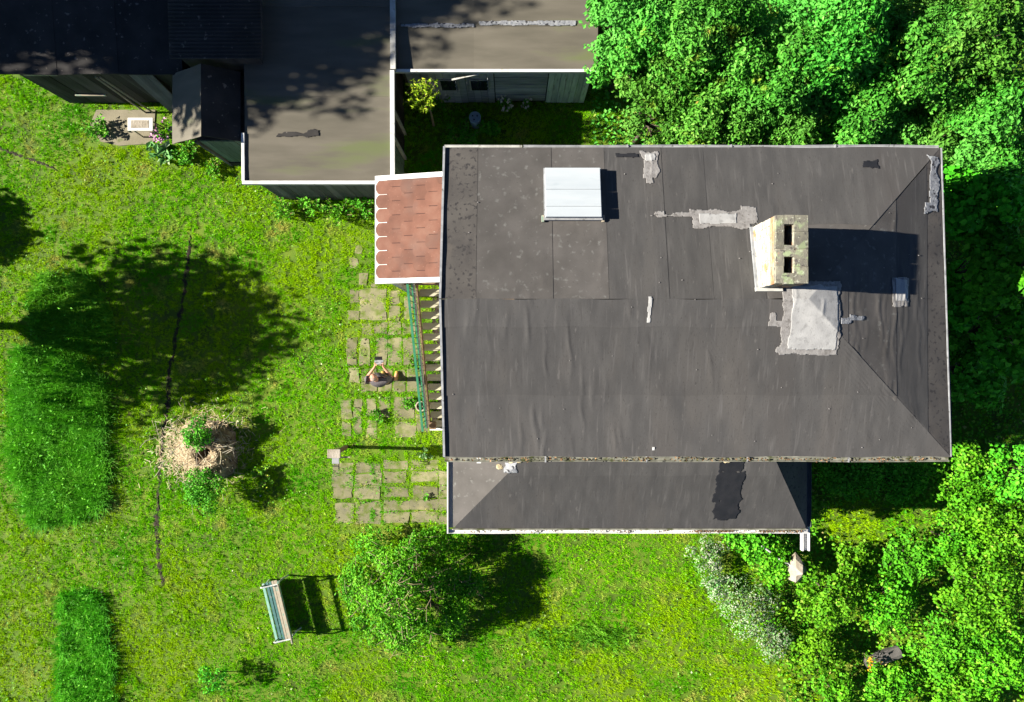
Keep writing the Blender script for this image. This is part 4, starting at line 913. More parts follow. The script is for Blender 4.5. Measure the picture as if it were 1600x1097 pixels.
# taller uncut beds
def bed(i, poly, label, hgt, dens):
    rng = np.random.default_rng(100 + i); xs = [p[0] for p in poly]; ys = [p[1] for p in poly]
    n = int((max(xs) - min(xs)) * (max(ys) - min(ys)) * dens); x = rng.uniform(min(xs), max(xs), n); y = rng.uniform(min(ys), max(ys), n)
    ok = inpoly(x + 0.16 * (vnoise(x * 3, y * 3, 2) - .5), y + 0.16 * (vnoise(x * 3, y * 3, 3) - .5), poly); x, y = x[ok], y[ok]
    nb = 6; X = np.repeat(x, nb) + rng.normal(0, .03, len(x) * nb); Y = np.repeat(y, nb) + rng.normal(0, .03, len(x) * nb)
    hh = hgt * (0.55 + 0.8 * vnoise(X * 2.5, Y * 2.5, 20 + i)) * rng.uniform(0.6, 1.15, len(X))
    rv = np.clip(vnoise(X * 3, Y * 3, 30 + i) * .6 + rng.random(len(X)) * .4, 0, 1)
    o = link('tall_grass', blade_mesh('tall_grass', np.stack([X, Y, np.zeros(len(X))], 1), hh, rng.uniform(0.012, 0.024, len(X)), M['grass_tall'], 1.05, rng, rv))
    tag(o, label, kind='stuff')
    q = rng.random(len(x)) < .22; xq, yq = x[q], y[q]; m_ = len(xq)
    link('bed_weeds', leaf_mesh('bed_weeds', np.stack([xq, yq, hgt * rng.uniform(.45, .95, m_)], 1), np.tile([0, 0, 1.], (m_, 1)) + rng.normal(0, .5, (m_, 3)), rng.uniform(.04, .10, m_), M['grass_tall'], .5, rng, rng.random(m_) * .93), o)
bed(0, BEDS[0], 'large bed of tall dark green grass at the lawn edge', 0.34, 400)
bed(1, BEDS[1], 'narrow strip of tall dark grass near the lawn corner', 0.28, 400)
bed(2, BEDS[2], 'low strip of longer dark grass near the big bush shadow', 0.2, 200)
bed(3, BEDS[3], 'tall grass bed lying in the tree shadow', 0.3, 240)

def lobes_dome(rng, cx, cy, zb, R, Ht, n, rl=(0.32, 0.5)):
    """lobe centres through a dome-shaped crown: (x, y, z, r)"""
    out = []
    for k in range(n):
        a = k * 2.39996 + rng.uniform(-.4, .4); t = (k + 0.5) / n; rr_ = R * math.sqrt(t) * rng.uniform(0.8, 1.12)
        z = zb + Ht * (0.30 + 0.62 * math.sqrt(max(0, 1 - (min(rr_ / R, 1)) ** 2 * 0.85))) * rng.uniform(0.82, 1.08)
        out.append((cx + rr_ * math.cos(a), cy + rr_ * math.sin(a), z, rng.uniform(*rl) * R))
    return out
def crown_mesh(name, rng, lobes, per, size, mat, flat=0.85, rnd_bias=0.0, aspect=0.55):
    Ps, Ns, Rv = [], [], []
    for (cx, cy, cz, r) in lobes:
        n = int(per * (r / 0.45) ** 2 * rng.uniform(0.8, 1.2)) + 12
        d = rng.normal(size=(n, 3)); d[:, 2] = np.abs(d[:, 2]) * 1.05 - 0.30; d = unit(d)
        bump_ = 0.55 + 0.85 * vnoise(d[:, 0] * 2.6 + cx * 3, d[:, 1] * 2.6 + cy * 3 + d[:, 2] * 2, 77)
        rad = r * bump_ * (0.42 + 0.72 * rng.random(n) ** 0.75)
        P = np.array([cx, cy, cz]) + d * rad[:, None] * np.array([1, 1, flat])
        Ps.append(P); Ns.append(d * 0.7 + np.array([0, 0, 0.55]) + rng.normal(0, 0.45, (n, 3)))
        base = rng.uniform(0.25, 0.6); Rv.append(np.clip(base + rng.normal(0, 0.22, n) + rnd_bias, 0, 0.96) + 0.04 * (rng.random(n) > 0.96))
    P = np.concatenate(Ps); P[:, 2] = np.maximum(P[:, 2], 0.03)
    return leaf_mesh(name, P, np.concatenate(Ns), size * rng.uniform(0.65, 1.25, len(P)), mat, aspect, rng, np.concatenate(Rv))
def trunk_mesh(rng, x, y, lobes, r0, zf=None):
    mb = MB(); zt = np.mean([l[2] for l in lobes]); zf = zf or zt * 0.45
    cx = np.mean([l[0] for l in lobes]); cy = np.mean([l[1] for l in lobes])
    f = Vector((x * .5 + cx * .5, y * .5 + cy * .5, zf))
    mb.tube([(x, y, -0.02), ((x + f.x) / 2 + rng.uniform(-.04, .04), (y + f.y) / 2, zf * .5), f], [r0, r0 * .8, r0 * .65], 8)
    for (lx, ly, lz, lr) in lobes:
        m_ = f.lerp(Vector((lx, ly, lz)), 0.5) + Vector((rng.uniform(-.08, .08), rng.uniform(-.08, .08), 0.08))
        mb.tube([f, m_, (lx, ly, lz)], [r0 * .4, r0 * .26, r0 * .1], 5)
        for q in range(3):
            e_ = Vector((lx + rng.normal() * lr * .5, ly + rng.normal() * lr * .5, lz + rng.uniform(0, .6) * lr)); mb.tube([m_, m_.lerp(e_, .6), e_], [r0 * .16, r0 * .1, r0 * .04], 4)
    return mb.mesh('trunk', M['bark'], True)
def tree(name, label, cat, x, y, R, Ht, zb, nl, per, size, mat, seed, group=None, r0=0.09, flat=0.85, rl=(0.32, 0.5), aspect=0.55):
    rng = np.random.default_rng(seed); lob = lobes_dome(rng, 0, 0, zb, R, Ht, nl, rl)
    t = empty(name, (x, y, 0), label, cat, group)
    link('trunk', trunk_mesh(rng, 0, 0, lob, r0), t)
    link('crown', crown_mesh('crown', rng, lob, per, size, mat, flat, aspect=aspect), t)
    return t, lob, rng

G1 = 'leafy trees north of the house'
NE = [(996, 35, 4.2, 0.88, 'leafy tree whose bright crown overhangs the end of the olive shed roof'),
      (1035, 150, 3.6, 0.92, 'rounded leafy tree at the courtyard lawn edge above the pale roof patch'),
      (1095, 55, 4.4, 1.0, 'leafy tree second from the olive shed along the photo top edge'),
      (1120, 185, 3.8, 0.95, 'leafy tree close to the gutter between patch and chimney'),
      (1205, 105, 4.5, 0.9, 'domed tree with ochre tinged leaves behind the middle of the roof'),
      (1240, 205, 3.7, 0.75, 'small round tree touching the roof edge straight above the chimney'),
      (1305, 50, 4.8, 1.1, 'tall tree at the photo top edge above the chimney'),
      (1340, 175, 4.0, 0.85, 'tree with a dark gap beside it near the roof edge'),
      (1430, 95, 4.6, 1.05, 'broad tree behind the northeast roof corner'),
      (1450, 215, 3.6, 0.7, 'low tree squeezed against the northeast roof corner'),
      (1530, 45, 5.0, 1.15, 'big tree in the top right photo corner'),
      (1555, 190, 4.4, 0.95, 'bright tree at the right photo edge level with the roof edge')]
for i, (px, py, zt, R, lab) in enumerate(NE):
    x, y, _ = W(px, py, zt * 0.82)
    tree('leafy_tree', lab, 'tree', x, y, R, zt * 0.66, zt * 0.34, 24, 1050, 0.088, M['leaf_lilac'], 200 + i, G1, 0.08, rl=(0.22, 0.44))
G2 = 'shaded shrubs east of the house'
EA = [(1545, 300, 3.9, 0.85, 'shrub with sunlit tips below the bright tree at the right edge'), (1500, 330, 2.6, 0.6, 'shaded shrub beside the torn silver flashing'),
      (1562, 420, 3.4, 0.75, 'shaded shrub level with the chimney shadow'), (1500, 470, 1.8, 0.6, 'low shaded shrub against the east roof edge'),
      (1590, 515, 3.1, 0.8, 'dark shrub at the right edge below the middle'), (1520, 580, 1.6, 0.7, 'deeply shaded shrub beside the lower part of the east gutter')]
for i, (px, py, zt, R, lab) in enumerate(EA):
    x, y, _ = W(px, py, zt * 0.8)
    tree('shrub', lab, 'shrub', x, y, R, zt * 0.65, zt * 0.3, 12, 300, 0.14, M['leaf_maple'], 240 + i, G2, 0.05, aspect=0.8)
tx, ty, _ = W(1648, 432, 3.9)
tree('maple_tree', 'tall maple reaching in with a bright branch at the right edge', 'tree', tx, ty, 0.72, 2.0, 2.3, 14, 420, 0.13, M['leaf_maple'], 260, None, 0.06, aspect=0.85)
G3 = 'wild bushes southeast of the house'
SE = [(1520, 745, 1.5, 0.75, 'leaf_bramble', 'bright bramble bush just below the southeast roof corner'), (1565, 830, 1.7, 0.8, 'leaf_bramble', 'bramble bush with bare twigs at the right edge'),
      (1500, 850, 1.4, 0.6, 'leaf_bramble', 'bramble bush beside the small sunlit clearing'), (1545, 930, 1.9, 0.85, 'leaf_bramble', 'large bright bush above the black gap at the right edge'),
      (1425, 870, 1.2, 0.6, 'leaf_maple', 'dark green bush right of the log end'), (1345, 880, 0.8, 0.45, 'leaf_bramble', 'low bush between the stone and the clearing'),
      (1300, 930, 1.3, 0.70, 'leaf_bramble', 'yellow green bush just below the pale stone'), (1390, 945, 1.2, 0.6, 'leaf_bramble', 'bush above the log with orange flowers'),
      (1215, 880, 0.9, 0.5, 'leaf_bramble', 'low bush left of the pale stone'), (1180, 845, 0.8, 0.5, 'leaf_maple', 'low bush below the corner of the extension gutter'),
      (1480, 1010, 1.1, 0.65, 'leaf_maple', 'deep green bush below the black gap'), (1560, 1030, 1.3, 0.75, 'leaf_bramble', 'bush near the bottom right corner'),
      (1400, 1075, 0.9, 0.6, 'leaf_bramble', 'low bush at the bottom edge below the log'), (1280, 1020, 0.8, 0.5, 'leaf_bramble', 'rounded bush left of the log'),
      (1310, 1085, 0.8, 0.5, 'leaf_bramble', 'low bush at the bottom edge right of the lawn'), (1330, 735, 0.9, 0.7, 'leaf_maple', 'dark bush in the shade beside the extension'),
      (1410, 750, 0.8, 0.5, 'leaf_maple', 'dark shaded bush left of the bright bramble'), (1500, 1085, 1.0, 0.6, 'leaf_bramble', 'bush at the bottom edge below the deep green bush'),
      (1600, 740, 2.0, 0.6, 'leaf_maple', 'dark bush at the right edge level with the roof corner'), (1265, 800, 1.5, 0.35, 'leaf_bramble', 'slender bush climbing past the extension roof corner')]
for i, (px, py, zt, R, mt, lab) in enumerate(SE):
    x, y, _ = W(px, py, zt * 0.75)
    t, lob, rng = tree('wild_bush', lab, 'bush', x, y, R, zt * 0.75, zt * 0.18, 18, 420, 0.085, M[mt], 300 + i, G3, 0.03, flat=0.8, rl=(0.2, 0.46), aspect=0.7)
    if mt == 'leaf_pale':
        n = 45; l = [lob[j] for j in rng.integers(0, len(lob), n)]; P = np.array([(a, b, c) for a, b, c, r in l]) + unit(np.abs(rng.normal(size=(n, 3))) * np.array([1, 1, 1.5]) * np.sign(rng.normal(size=(n, 3))) * np.array([1, 1, 0]) + np.array([0, 0, 0.9])) * np.array([r * 0.98 for a, b, c, r in l])[:, None]
        link('blossoms', leaf_mesh('blossoms', P, np.tile([0, 0, 1.0], (n, 1)) + rng.normal(0, .3, (n, 3)), 0.05, M['blossom'], 0.9, rng), t)
# undergrowth between the bushes
rng = np.random.default_rng(5); n = 26000
x = rng.uniform(4.4, 13, n); y = rng.uniform(-9.5, 4.5, n)
ok = inpoly(x, y, SHADE_E) & ~((x < 7.0) & (y > -1.7)); ok &= np.hypot((x - 10.1) / .7, (y + 6.2) / .35) > 1; ok &= rng.random(n) < np.where((np.hypot((x - 8.5) / 1.3, (y + 4.05) / 0.5) < 1), 0.12, 1)
x, y = x[ok], y[ok]; z = 0.04 + 0.42 * vnoise(x * 1.6, y * 1.6, 15) * rng.random(len(x))
o = link('undergrowth', leaf_mesh('undergrowth', np.stack([x, y, z], 1), np.tile([0, 0, 1.0], (len(x), 1)) + rng.normal(0, .4, (len(x), 3)), rng.uniform(0.05, 0.11, len(x)), M['leaf_bramble'], 0.7, rng)); tag(o, 'dense low weeds covering the ground among the bushes', kind='stuff')
n = 9000; x = rng.uniform(1.9, 11, n); y = rng.uniform(3.2, 9.5, n); z = 0.05 + 0.5 * rng.random(n) * vnoise(x * 2, y * 2, 16)
o = link('undergrowth', leaf_mesh('undergrowth', np.stack([x, y, z], 1), np.tile([0, 0, 1.0], (n, 1)) + rng.normal(0, .4, (n, 3)), rng.uniform(0.07, 0.13, n), M['leaf_lilac'], 0.6, rng)); tag(o, 'dark weeds on the ground under the northern trees', kind='stuff')
# white flowering shrub: three drifts of one planting
for i, (px, py, R, zt, lab) in enumerate([(1108, 868, 0.42, 0.5, 'whitish flowering shrub closest to the extension gutter'), (1165, 945, 0.62, 0.75, 'large dusty white flowering shrub in the middle of the border'), (1205, 1000, 0.42, 0.5, 'white flowering shrub at the lower end of the border'), (1120, 915, 0.3, 0.4, 'small whitish flowering shrub where the border bends')]):
    x, y, _ = W(px, py, zt * .7); t, lob, rng = tree('flowering_shrub', lab, 'shrub', x, y, R, zt * .8, zt * .12, 11, 330, 0.06, M['leaf_pale'], 400 + i, 'white flowering border shrubs', 0.02)
    n = int(950 * R); l = [lob[j] for j in rng.integers(0, len(lob), n)]
    d = rng.normal(size=(n, 3)); d[:, 2] = np.abs(d[:, 2]) + .2; d = unit(d)
    P = np.array([(a, b, c) for a, b, c, r in l]) + d * np.array([r * rng.uniform(.85, 1.08) for a, b, c, r in l])[:, None]
    link('blossoms', leaf_mesh('blossoms', P, d + np.array([0, 0, .6]), rng.uniform(.02, .045, n), M['blossom'], .9, rng), t)
# big bush on the lawn, with bare twigs
x, y, _ = W(632, 928, 1.0)
rng = np.random.default_rng(500); lob = []
while len(lob) < 66:
    u, v_ = rng.uniform(-1, 1, 2)
    if u * u + v_ * v_ > 1 or float(vnoise(u * 2.3 + 4, v_ * 2.3, 88)) < 0.30: continue
    e_ = 1 - .75 * (u * u + v_ * v_); lob.append((u * 1.5 + .12 * v_, v_ * 1.38, .28 + 1.15 * e_ * (.45 + .75 * float(vnoise(u * 2 + 9, v_ * 2, 89))), rng.uniform(.16, .36)))
t = empty('lawn_bush', (x, y, 0), 'big sprawling rose bush with bare twigs on the lawn beside the bench', 'bush')
link('trunk', trunk_mesh(rng, 0, 0, lob, .035, .3), t); link('crown', crown_mesh('crown', rng, lob, 520, .066, M['leaf_bramble'], .8, aspect=.65), t)
mb = MB()
for k in range(150):
    l_ = lob[int(rng.integers(0, len(lob)))]
    if rng.random() < .45: l_ = min(lob, key=lambda q: math.hypot(q[0] - rng.normal(0, .4), q[1] - rng.normal(.15, .35)))
    p = Vector((l_[0] + rng.normal() * .15, l_[1] + rng.normal() * .15, l_[2] + l_[3] * .6)); a = rng.uniform(0, 6.28); ln_ = rng.uniform(.1, .38); e_ = p + Vector((ln_ * math.cos(a), ln_ * math.sin(a), rng.uniform(-.05, .12)))
    mb.tube([p, p.lerp(e_, .5) + Vector((0, 0, .06)), e_], [.0055, .0045, .003], 4)
mb.build('bare_twigs', M['twig'], t)['kind'] = 'stuff'
for i, (px, py, R, zt, lab) in enumerate([(575, 850, .4, .6, 'small weed bush between paving and the big rose bush'), (700, 850, .4, .7, 'small bush at the corner of the extension')]):
    x, y, _ = W(px, py, zt * .7); tree('small_bush', lab, 'bush', x, y, R, zt * .7, zt * .2, 9, 300, .07, M['leaf_bramble'], 520 + i, None, .015)
x, y, _ = W(335, 1060, .35); tree('small_bush', 'tiny round bush on the lawn near the bottom edge', 'bush', x, y, .36, .5, .08, 10, 300, .065, M['leaf_maple'], 530, None, .015)
# trees beyond the west edge, which shade the lawn and the sheds
for i, (x, y, R, Ht, zb, nl, lab) in enumerate([(-14.9, 0.66, 1.75, 3.4, 1.0, 30, 'round tree west of the lawn that shades the furrow'), (-16.6, 8.6, 2.5, 6.6, 3.0, 26, 'tall tree west of the sheds that shades their roofs'),
        (-15.2, 11.2, 2.6, 7.6, 3.0, 26, 'tall tree northwest of the sheds'), (-20.0, 9.3, 2.8, 7.6, 3.4, 26, 'farthest tall tree west of the sheds'), (-16.3, 3.0, 0.9, 1.6, 0.6, 10, 'small tree west of the lawn by the dark shed'),
        (-13.8, 8.4, 1.8, 4.6, 1.6, 20, 'tree right behind the black boarded shed')]):
    tree('shade_tree', lab, 'tree', x, y, R, Ht, zb, nl, 34 if i == 0 else 230, .2, M['leaf_maple'], 600 + i, 'shade trees west of the garden', .14, aspect=.7)

# leafy plants standing singly
def plant(px, py, zt, R, n, size, mat, label, seed, cat='plant', flowers=None, nf=0, fsize=.04, aspect=.45, name='leafy_plant', group=None):
    rng = np.random.default_rng(seed); x, y, _ = W(px, py, zt * .6); t = empty(name, (x, y, 0), label, cat, group)
    mb = MB(); Ps, Ns = [], []; tips = []
    ns = max(4, n // 14)
    for k in range(ns):
        a = rng.uniform(0, 6.28); r = R * math.sqrt(rng.random()); top = Vector((r * math.cos(a), r * math.sin(a), zt * rng.uniform(.6, 1.05) * (1 - .35 * r / R)))
        b0 = Vector((top.x * .25, top.y * .25, 0)); md = b0.lerp(top, .55) + Vector((0, 0, .06 * zt)); mb.tube([b0, md, top], [.006, .005, .003], 4); tips.append(top)
        for j in range(n // ns):
            u = rng.uniform(.3, 1.0); p = (b0.lerp(md, u * 1.8) if u < .55 else md.lerp(top, (u - .55) / .45)); a2 = rng.uniform(0, 6.28)
            Ps.append((p.x + math.cos(a2) * size * .6, p.y + math.sin(a2) * size * .6, p.z + .01)); Ns.append((math.cos(a2) * -.4, math.sin(a2) * -.4, 1))
    mb.build('stems', M['twig'], t)
    link('foliage', leaf_mesh('foliage', np.array(Ps), np.array(Ns) + rng.normal(0, .3, (len(Ps), 3)), rng.uniform(.7, 1.3, len(Ps)) * size, mat, aspect, rng), t)
    if flowers:
        P = np.array([tips[j] for j in rng.integers(0, len(tips), nf)]) + rng.normal(0, .035, (nf, 3)) + np.array([0, 0, .02])
        link('blossoms', leaf_mesh('blossoms', P, np.tile([0, 0, 1.], (nf, 1)) + rng.normal(0, .4, (nf, 3)), fsize * rng.uniform(.7, 1.2, nf), flowers, .9, rng), t)
    return t
rng = np.random.default_rng(701); sx_, sy_ = -1.88, 5.42
spk = empty('spiky_shrub', (sx_, sy_, 0), 'bright yellow green spiky shrub rising from the dark courtyard corner', 'shrub'); mb = MB().tube([(0, 0, 0), (.03, .02, .8), (0, 0, 1.6)], [.03, .025, .018], 7); Ps, Ns = [], []
for k in range(26):
    a = k * 2.4; r = .42 * math.sqrt((k + 1) / 26) * rng.uniform(.8, 1.1); tip = Vector((r * math.cos(a), r * math.sin(a), 2.42 - .45 * r / .42 + rng.uniform(-.05, .05))); b0 = Vector((0, 0, 1.35 + .2 * rng.random()))
    mb.tube([b0, b0.lerp(tip, .5) + Vector((0, 0, .04)), tip], [.008, .006, .003], 4)
    for q in range(26):
        p = b0.lerp(tip, rng.uniform(.25, 1.02)); Ps.append((p.x + rng.normal() * .025, p.y + rng.normal() * .025, p.z + rng.normal() * .02)); Ns.append((rng.normal() * .4, rng.normal() * .4, 1))
mb.build('stems', M['twig'], spk); link('foliage', leaf_mesh('foliage', np.array(Ps), np.array(Ns), rng.uniform(.05, .10, len(Ps)), M['leaf_yellow'], .35, rng), spk)
plant(680, 150, .8, .4, 300, .09, M['grass_tall'], 'dark leafy plant under the spiky shrub in the courtyard', 702)
plant(790, 160, .75, .16, 90, .08, M['grass_tall'], 'cream flowered plant by the courtyard wall, left of two', 703, flowers=M['blossom_cream'], nf=26, fsize=.07)
plant(826, 163, .75, .12, 70, .08, M['grass_tall'], 'cream flowered plant by the courtyard wall, right of two', 704, flowers=M['blossom_cream'], nf=16, fsize=.07)
plant(765, 200, .5, .25, 160, .12, M['leaf_maple'], 'bluish leafy plant beside the barrel', 705)
plant(720, 215, .45, .5, 300, .09, M['grass_tall'], 'low dark plants covering the courtyard floor', 706)
plant(253, 205, .55, .28, 220, .07, M['grass_tall'], 'pink flowered plant beside the small white table', 707, flowers=M['blossom_pink'], nf=110, fsize=.05)
plant(250, 238, .3, .26, 40, .22, M['leaf_pale'], 'pale broad leaved plant at the lawn edge below the table', 708, aspect=.5)
plant(290, 240, .35, .32, 260, .09, M['grass_tall'], 'green leafy plant before the gabled booth', 709)
plant(330, 262, .3, .28, 220, .08, M['leaf_bramble'], 'weed clump at the foot of the green booth boards', 710)
plant(150, 200, .35, .35, 260, .09, M['grass_tall'], 'weed clump at the left end of the concrete apron', 711)
for i, (px, py, r, mt) in enumerate([(440, 325, .3, 'leaf_bramble'), (485, 318, .35, 'grass_tall'), (525, 330, .4, 'leaf_bramble'), (560, 318, .4, 'grass_tall'), (575, 300, .3, 'leaf_bramble')]):
    plant(px, py, .55, r, 260, .08, M[mt], ['leafy weed at the left end of the flat shed front', 'leafy weed second along the flat shed front', 'leafy weed in the middle of the flat shed front', 'leafy weed beside the porch corner, outer one', 'leafy weed tucked between flat shed and porch'][i], 720 + i, group='weeds along the flat shed')
plant(590, 652, .18, .2, 130, .07, M['leaf_maple'], 'green weed clump on the paving below the person', 730)
plant(640, 632, .2, .17, 120, .08, M['leaf_maple'], 'green weed clump on the paving beside the pale pot', 731)
plant(665, 712, .5, .2, 130, .06, M['leaf_pale'], 'greyish small plant near the extension corner', 732)
plant(650, 570, .25, .2, 120, .08, M['leaf_bramble'], 'weed clump beside the stair railing above the person shadow', 733)
plant(665, 776, .12, .1, 50, .06, M['leaf_maple'], 'tiny bright weed on the slabs near the extension', 734)

# compost heap
cx, cy, _ = COMP
heap = empty('compost_heap', (cx, cy, 0), 'straw covered compost heap with a dark hollow on the lawn', 'compost heap')
n = 44; gx = np.linspace(-1.15, 1.15, n); X, Y = np.meshgrid(gx, gx)
r = .25 * np.maximum(np.abs(X + .05) / .95, np.abs(Y) / .92) + .75 * np.hypot(X / .97, Y / .95); r = r * (1.0 + .55 * vnoise(X * 2.1 + 5, Y * 2.1, 12))
Z = .50 * np.clip((1.0 - r) / .42, 0, 1) ** .8 * (0.12 + .88 * np.clip((X + .75) / .8, 0, 1)) + .12 * (vnoise(X * 6, Y * 6, 3) - .5) * (r < 1)
Z -= .42 * np.exp(-((X - .08) / .17) ** 2 - ((Y + .08) / .15) ** 2); Z -= .15 * np.exp(-((X - .35) / .09) ** 2 - ((Y - .02) / .08) ** 2)
Z = np.where(r > 1.02, -.02, Z); idx = np.arange(n * n).reshape(n, n)
link('mound', np_mesh('mound', np.stack([X, Y, Z], 2).reshape(-1, 3), np.stack([idx[:-1, :-1], idx[:-1, 1:], idx[1:, 1:], idx[1:, :-1]], 2).reshape(-1, 4), M['compost'], True), heap)
rng = np.random.default_rng(9); k = 1900; x = np.concatenate([rng.normal(-.62, .27, k // 2), rng.normal(.05, .5, k - k // 2)]); y = np.concatenate([rng.normal(-.05, .30, k // 2), rng.normal(.05, .48, k - k // 2)])
hm = np.hypot(x - .08, y + .08) > .14; x, y = x[hm], y[hm]; k = len(x)
xi = np.clip(((x + 1.15) / 2.3 * (n - 1)).astype(int), 0, n - 1); yi = np.clip(((y + 1.15) / 2.3 * (n - 1)).astype(int), 0, n - 1); z = np.maximum(Z[yi, xi], 0) + rng.uniform(.01, .06, k)
a = rng.uniform(0, 6.28, k); L_ = rng.uniform(.06, .2, k); d = np.stack([np.cos(a), np.sin(a), rng.normal(0, .25, k)], 1); P = np.stack([x, y, z], 1); sd_ = np.stack([-np.sin(a), np.cos(a), np.zeros(k)], 1) * .005
V = np.stack([P - d * L_[:, None] / 2 - sd_, P - d * L_[:, None] / 2 + sd_, P + d * L_[:, None] / 2 + sd_ * .6, P + d * L_[:, None] / 2 - sd_ * .6], 1).reshape(-1, 3)
link('straw', np_mesh('straw', V, np.arange(k * 4).reshape(-1, 4), M['straw'], rnd=np.repeat(rng.random(k), 4)), heap)['kind'] = 'stuff'
mb = MB()
for k in range(46):
    a = rng.uniform(0, 6.28); rr2 = .95 * math.sqrt(rng.random()); p = Vector((rr2 * math.cos(a) - .1, rr2 * math.sin(a), .35 + .25 * (1 - rr2))); b_ = rng.uniform(0, 6.28); l = rng.uniform(.2, .7); e_ = p + Vector((l * math.cos(b_), l * math.sin(b_), -.08))
    mb.tube([p, p.lerp(e_, .5) + Vector((.05 * math.sin(k), .05 * math.cos(k), .1)), e_], [.007, .008, .004], 4)
mb.build('long_stalks', M['straw'] if False else M['wood_pale'], heap)
x, y, _ = W(312, 676, .5); tree('compost_plant', 'green plant growing on the upper side of the compost heap', 'plant', x, y, .34, .55, .22, 13, 950, .055, M['leaf_maple'], 740, None, .012, aspect=.6)
x, y, _ = W(322, 762, .5); tree('compost_plant', 'green plant growing on the lower side of the compost heap', 'plant', x, y, .42, .62, .16, 16, 950, .055, M['leaf_maple'], 741, None, .012, aspect=.6)
plant(408, 745, .35, .3, 240, .07, M['grass_tall'], 'yellow flowered weeds in the shade of the compost heap', 742, flowers=M['leaf_yellow'], nf=30, fsize=.04)

# stone, sticks and log among the bushes
def rock(px, py, zt, sx, sy, sz, label, name='boulder', mat='stone', seed=1):
    bm = bmesh.new(); bmesh.ops.create_icosphere(bm, subdivisions=2, radius=1)
    for v_ in bm.verts:
        c = v_.co.copy(); k = 0.62 + .8 * float(vnoise(c.x * 2.1 + seed, c.y * 2.1 + c.z * 1.6, seed)); v_.co = Vector((c.x * sx * k, c.y * sy * k, c.z * sz * k))
    me = bpy.data.meshes.new(name); bm.to_mesh(me); bm.free(); o = link(name, me, None, M[mat]); x, y, _ = W(px, py, zt); o.location = (x, y, zt - sz * .7)
    return tag(o, label, 'stone')
rock(1249, 893, .95, .22, .28, .3, 'pale upright boulder among the bushes below the extension corner', seed=3)
for (a, b, lab) in [((1190, 853, .8), (1204, 863, .82), 'short pale stick lying among the low bushes'), ((1215, 872, .85), (1240, 886, .9), 'pale stick resting against the boulder')]:
    thing('stick', lab, 'stick', MB().tube([W(*a), W(*b)], .02, 6), M['white_old'])
a, b = Vector(W(1405, 1018, .2)), Vector(W(1352, 1036, .19)); lg = empty('log', tuple(a.lerp(b, .5) * 1)[:2] + (0,), 'short grey log among the bushes with orange flowers at one end', 'log')
attach(MB().tube([b, b.lerp(a, .3) + Vector((0, .01, .02)), b.lerp(a, .7), a], [.13, .15, .16, .14], 10).build('log_body', M['wood_grey']), lg)
plant(1362, 1032, .85, .16, 60, .06, M['leaf_bramble'], 'orange flowered plant at the end of the log', 745, flowers=M['flower_orange'], nf=26, fsize=.06)

# ------------------------------------------------------------------ PERSON holding a remote controller
fx, fy = -2.93, -0.66
def skin_obj(name, joints, edges, mat, parent, root=0, sub=2):
    """joints: list of ((x, y, z), (rx, ry))"""
    me = bpy.data.meshes.new(name); me.from_pydata([j[0] for j in joints], edges, []); me.update()
    o = link(name, me, parent, mat)
    sk = o.modifiers.new('skin', 'SKIN'); sk.use_smooth_shade = True
    lay = me.skin_vertices[0].data if me.skin_vertices else None
    if lay is None:
        bm = bmesh.new(); bm.from_mesh(me); bm.verts.layers.skin.verify(); bm.to_mesh(me); bm.free(); lay = me.skin_vertices[0].data
    for i, j in enumerate(joints): lay[i].radius = j[1]; lay[i].use_root = (i == root)
    sb = o.modifiers.new('sub', 'SUBSURF'); sb.levels = sub; sb.render_levels = sub
    return o
person = empty('person', (fx, fy, 0), 'person in grey T-shirt and dark shorts standing on the paving holding a controller', 'person')
# local frame: facing +y (north); a little lean towards the west and forward
J = []; E = []
def add(p, r, parent=None):
    J.append((p, r)); i = len(J) - 1
    if parent is not None: E.append((parent, i))
    return i
pel = add((0, 0, .95), (.15, .11)); wst = add((-.01, .01, 1.10), (.14, .10), pel); chest = add((-.03, .02, 1.32), (.17, .12), wst); neckb = add((-.04, .03, 1.47), (.07, .07), chest)
neck = add((-.045, .055, 1.54), (.052, .055), neckb); head1 = add((-.05, .085, 1.62), (.075, .088), neck); head2 = add((-.055, .10, 1.70), (.078, .095), head1); head3 = add((-.058, .10, 1.765), (.05, .06), head2)
hands = []
for s in (-1, 1):
    hip = add((s * .10, 0, .90), (.095, .10), pel); kn = add((s * .14, .03, .50), (.06, .065), hip); cf = add((s * .15, .0, .34), (.058, .062), kn); an = add((s * .155, -.02, .09), (.036, .04), cf)
    hl = add((s * .155, -.04, .045), (.04, .04), an); toe = add((s * .17, .16, .035), (.04, .028), an)
    sh = add((s * .20 - .03, .02, 1.42), (.065, .065), chest); el = add((s * .27 - .03, .08, 1.15), (.045, .045), sh); wr2 = add((s * .10 - .03, .30, 1.20), (.029, .026), el)
    pm = add((s * .075 - .03, .36, 1.205), (.036, .018), wr2); hands.append((s, pm))
    for q, (dx, ln_) in enumerate([(.035, .055), (.012, .065), (-.012, .06), (-.034, .045)]):
        k1 = add((s * .085 - .03 + s * dx * .5, .395 + .01 * (1 - abs(q - 1.5)), 1.20 + dx * .6), (.010, .010), pm); k2 = add((s * .06 - .03 + s * dx * .3, .395 + ln_ * .5, 1.185 + dx * .6), (.009, .009), k1); add((s * .035 - .03 + s * dx * .2, .39 + ln_ * .35, 1.175 + dx * .6), (.008, .008), k2)
    t1 = add((s * .05 - .03, .34, 1.232), (.012, .011), pm); add((s * .03 - .03, .37, 1.245), (.010, .009), t1)
skin_obj('body', J, E, M['skin'], person)
sh_j = [((-.01, .01, 1.02), (.175, .135)), ((-.02, .015, 1.12), (.17, .13)), ((-.03, .02, 1.30), (.19, .14)), ((-.04, .03, 1.42), (.14, .10)), ((-.04, .035, 1.475), (.075, .075))]
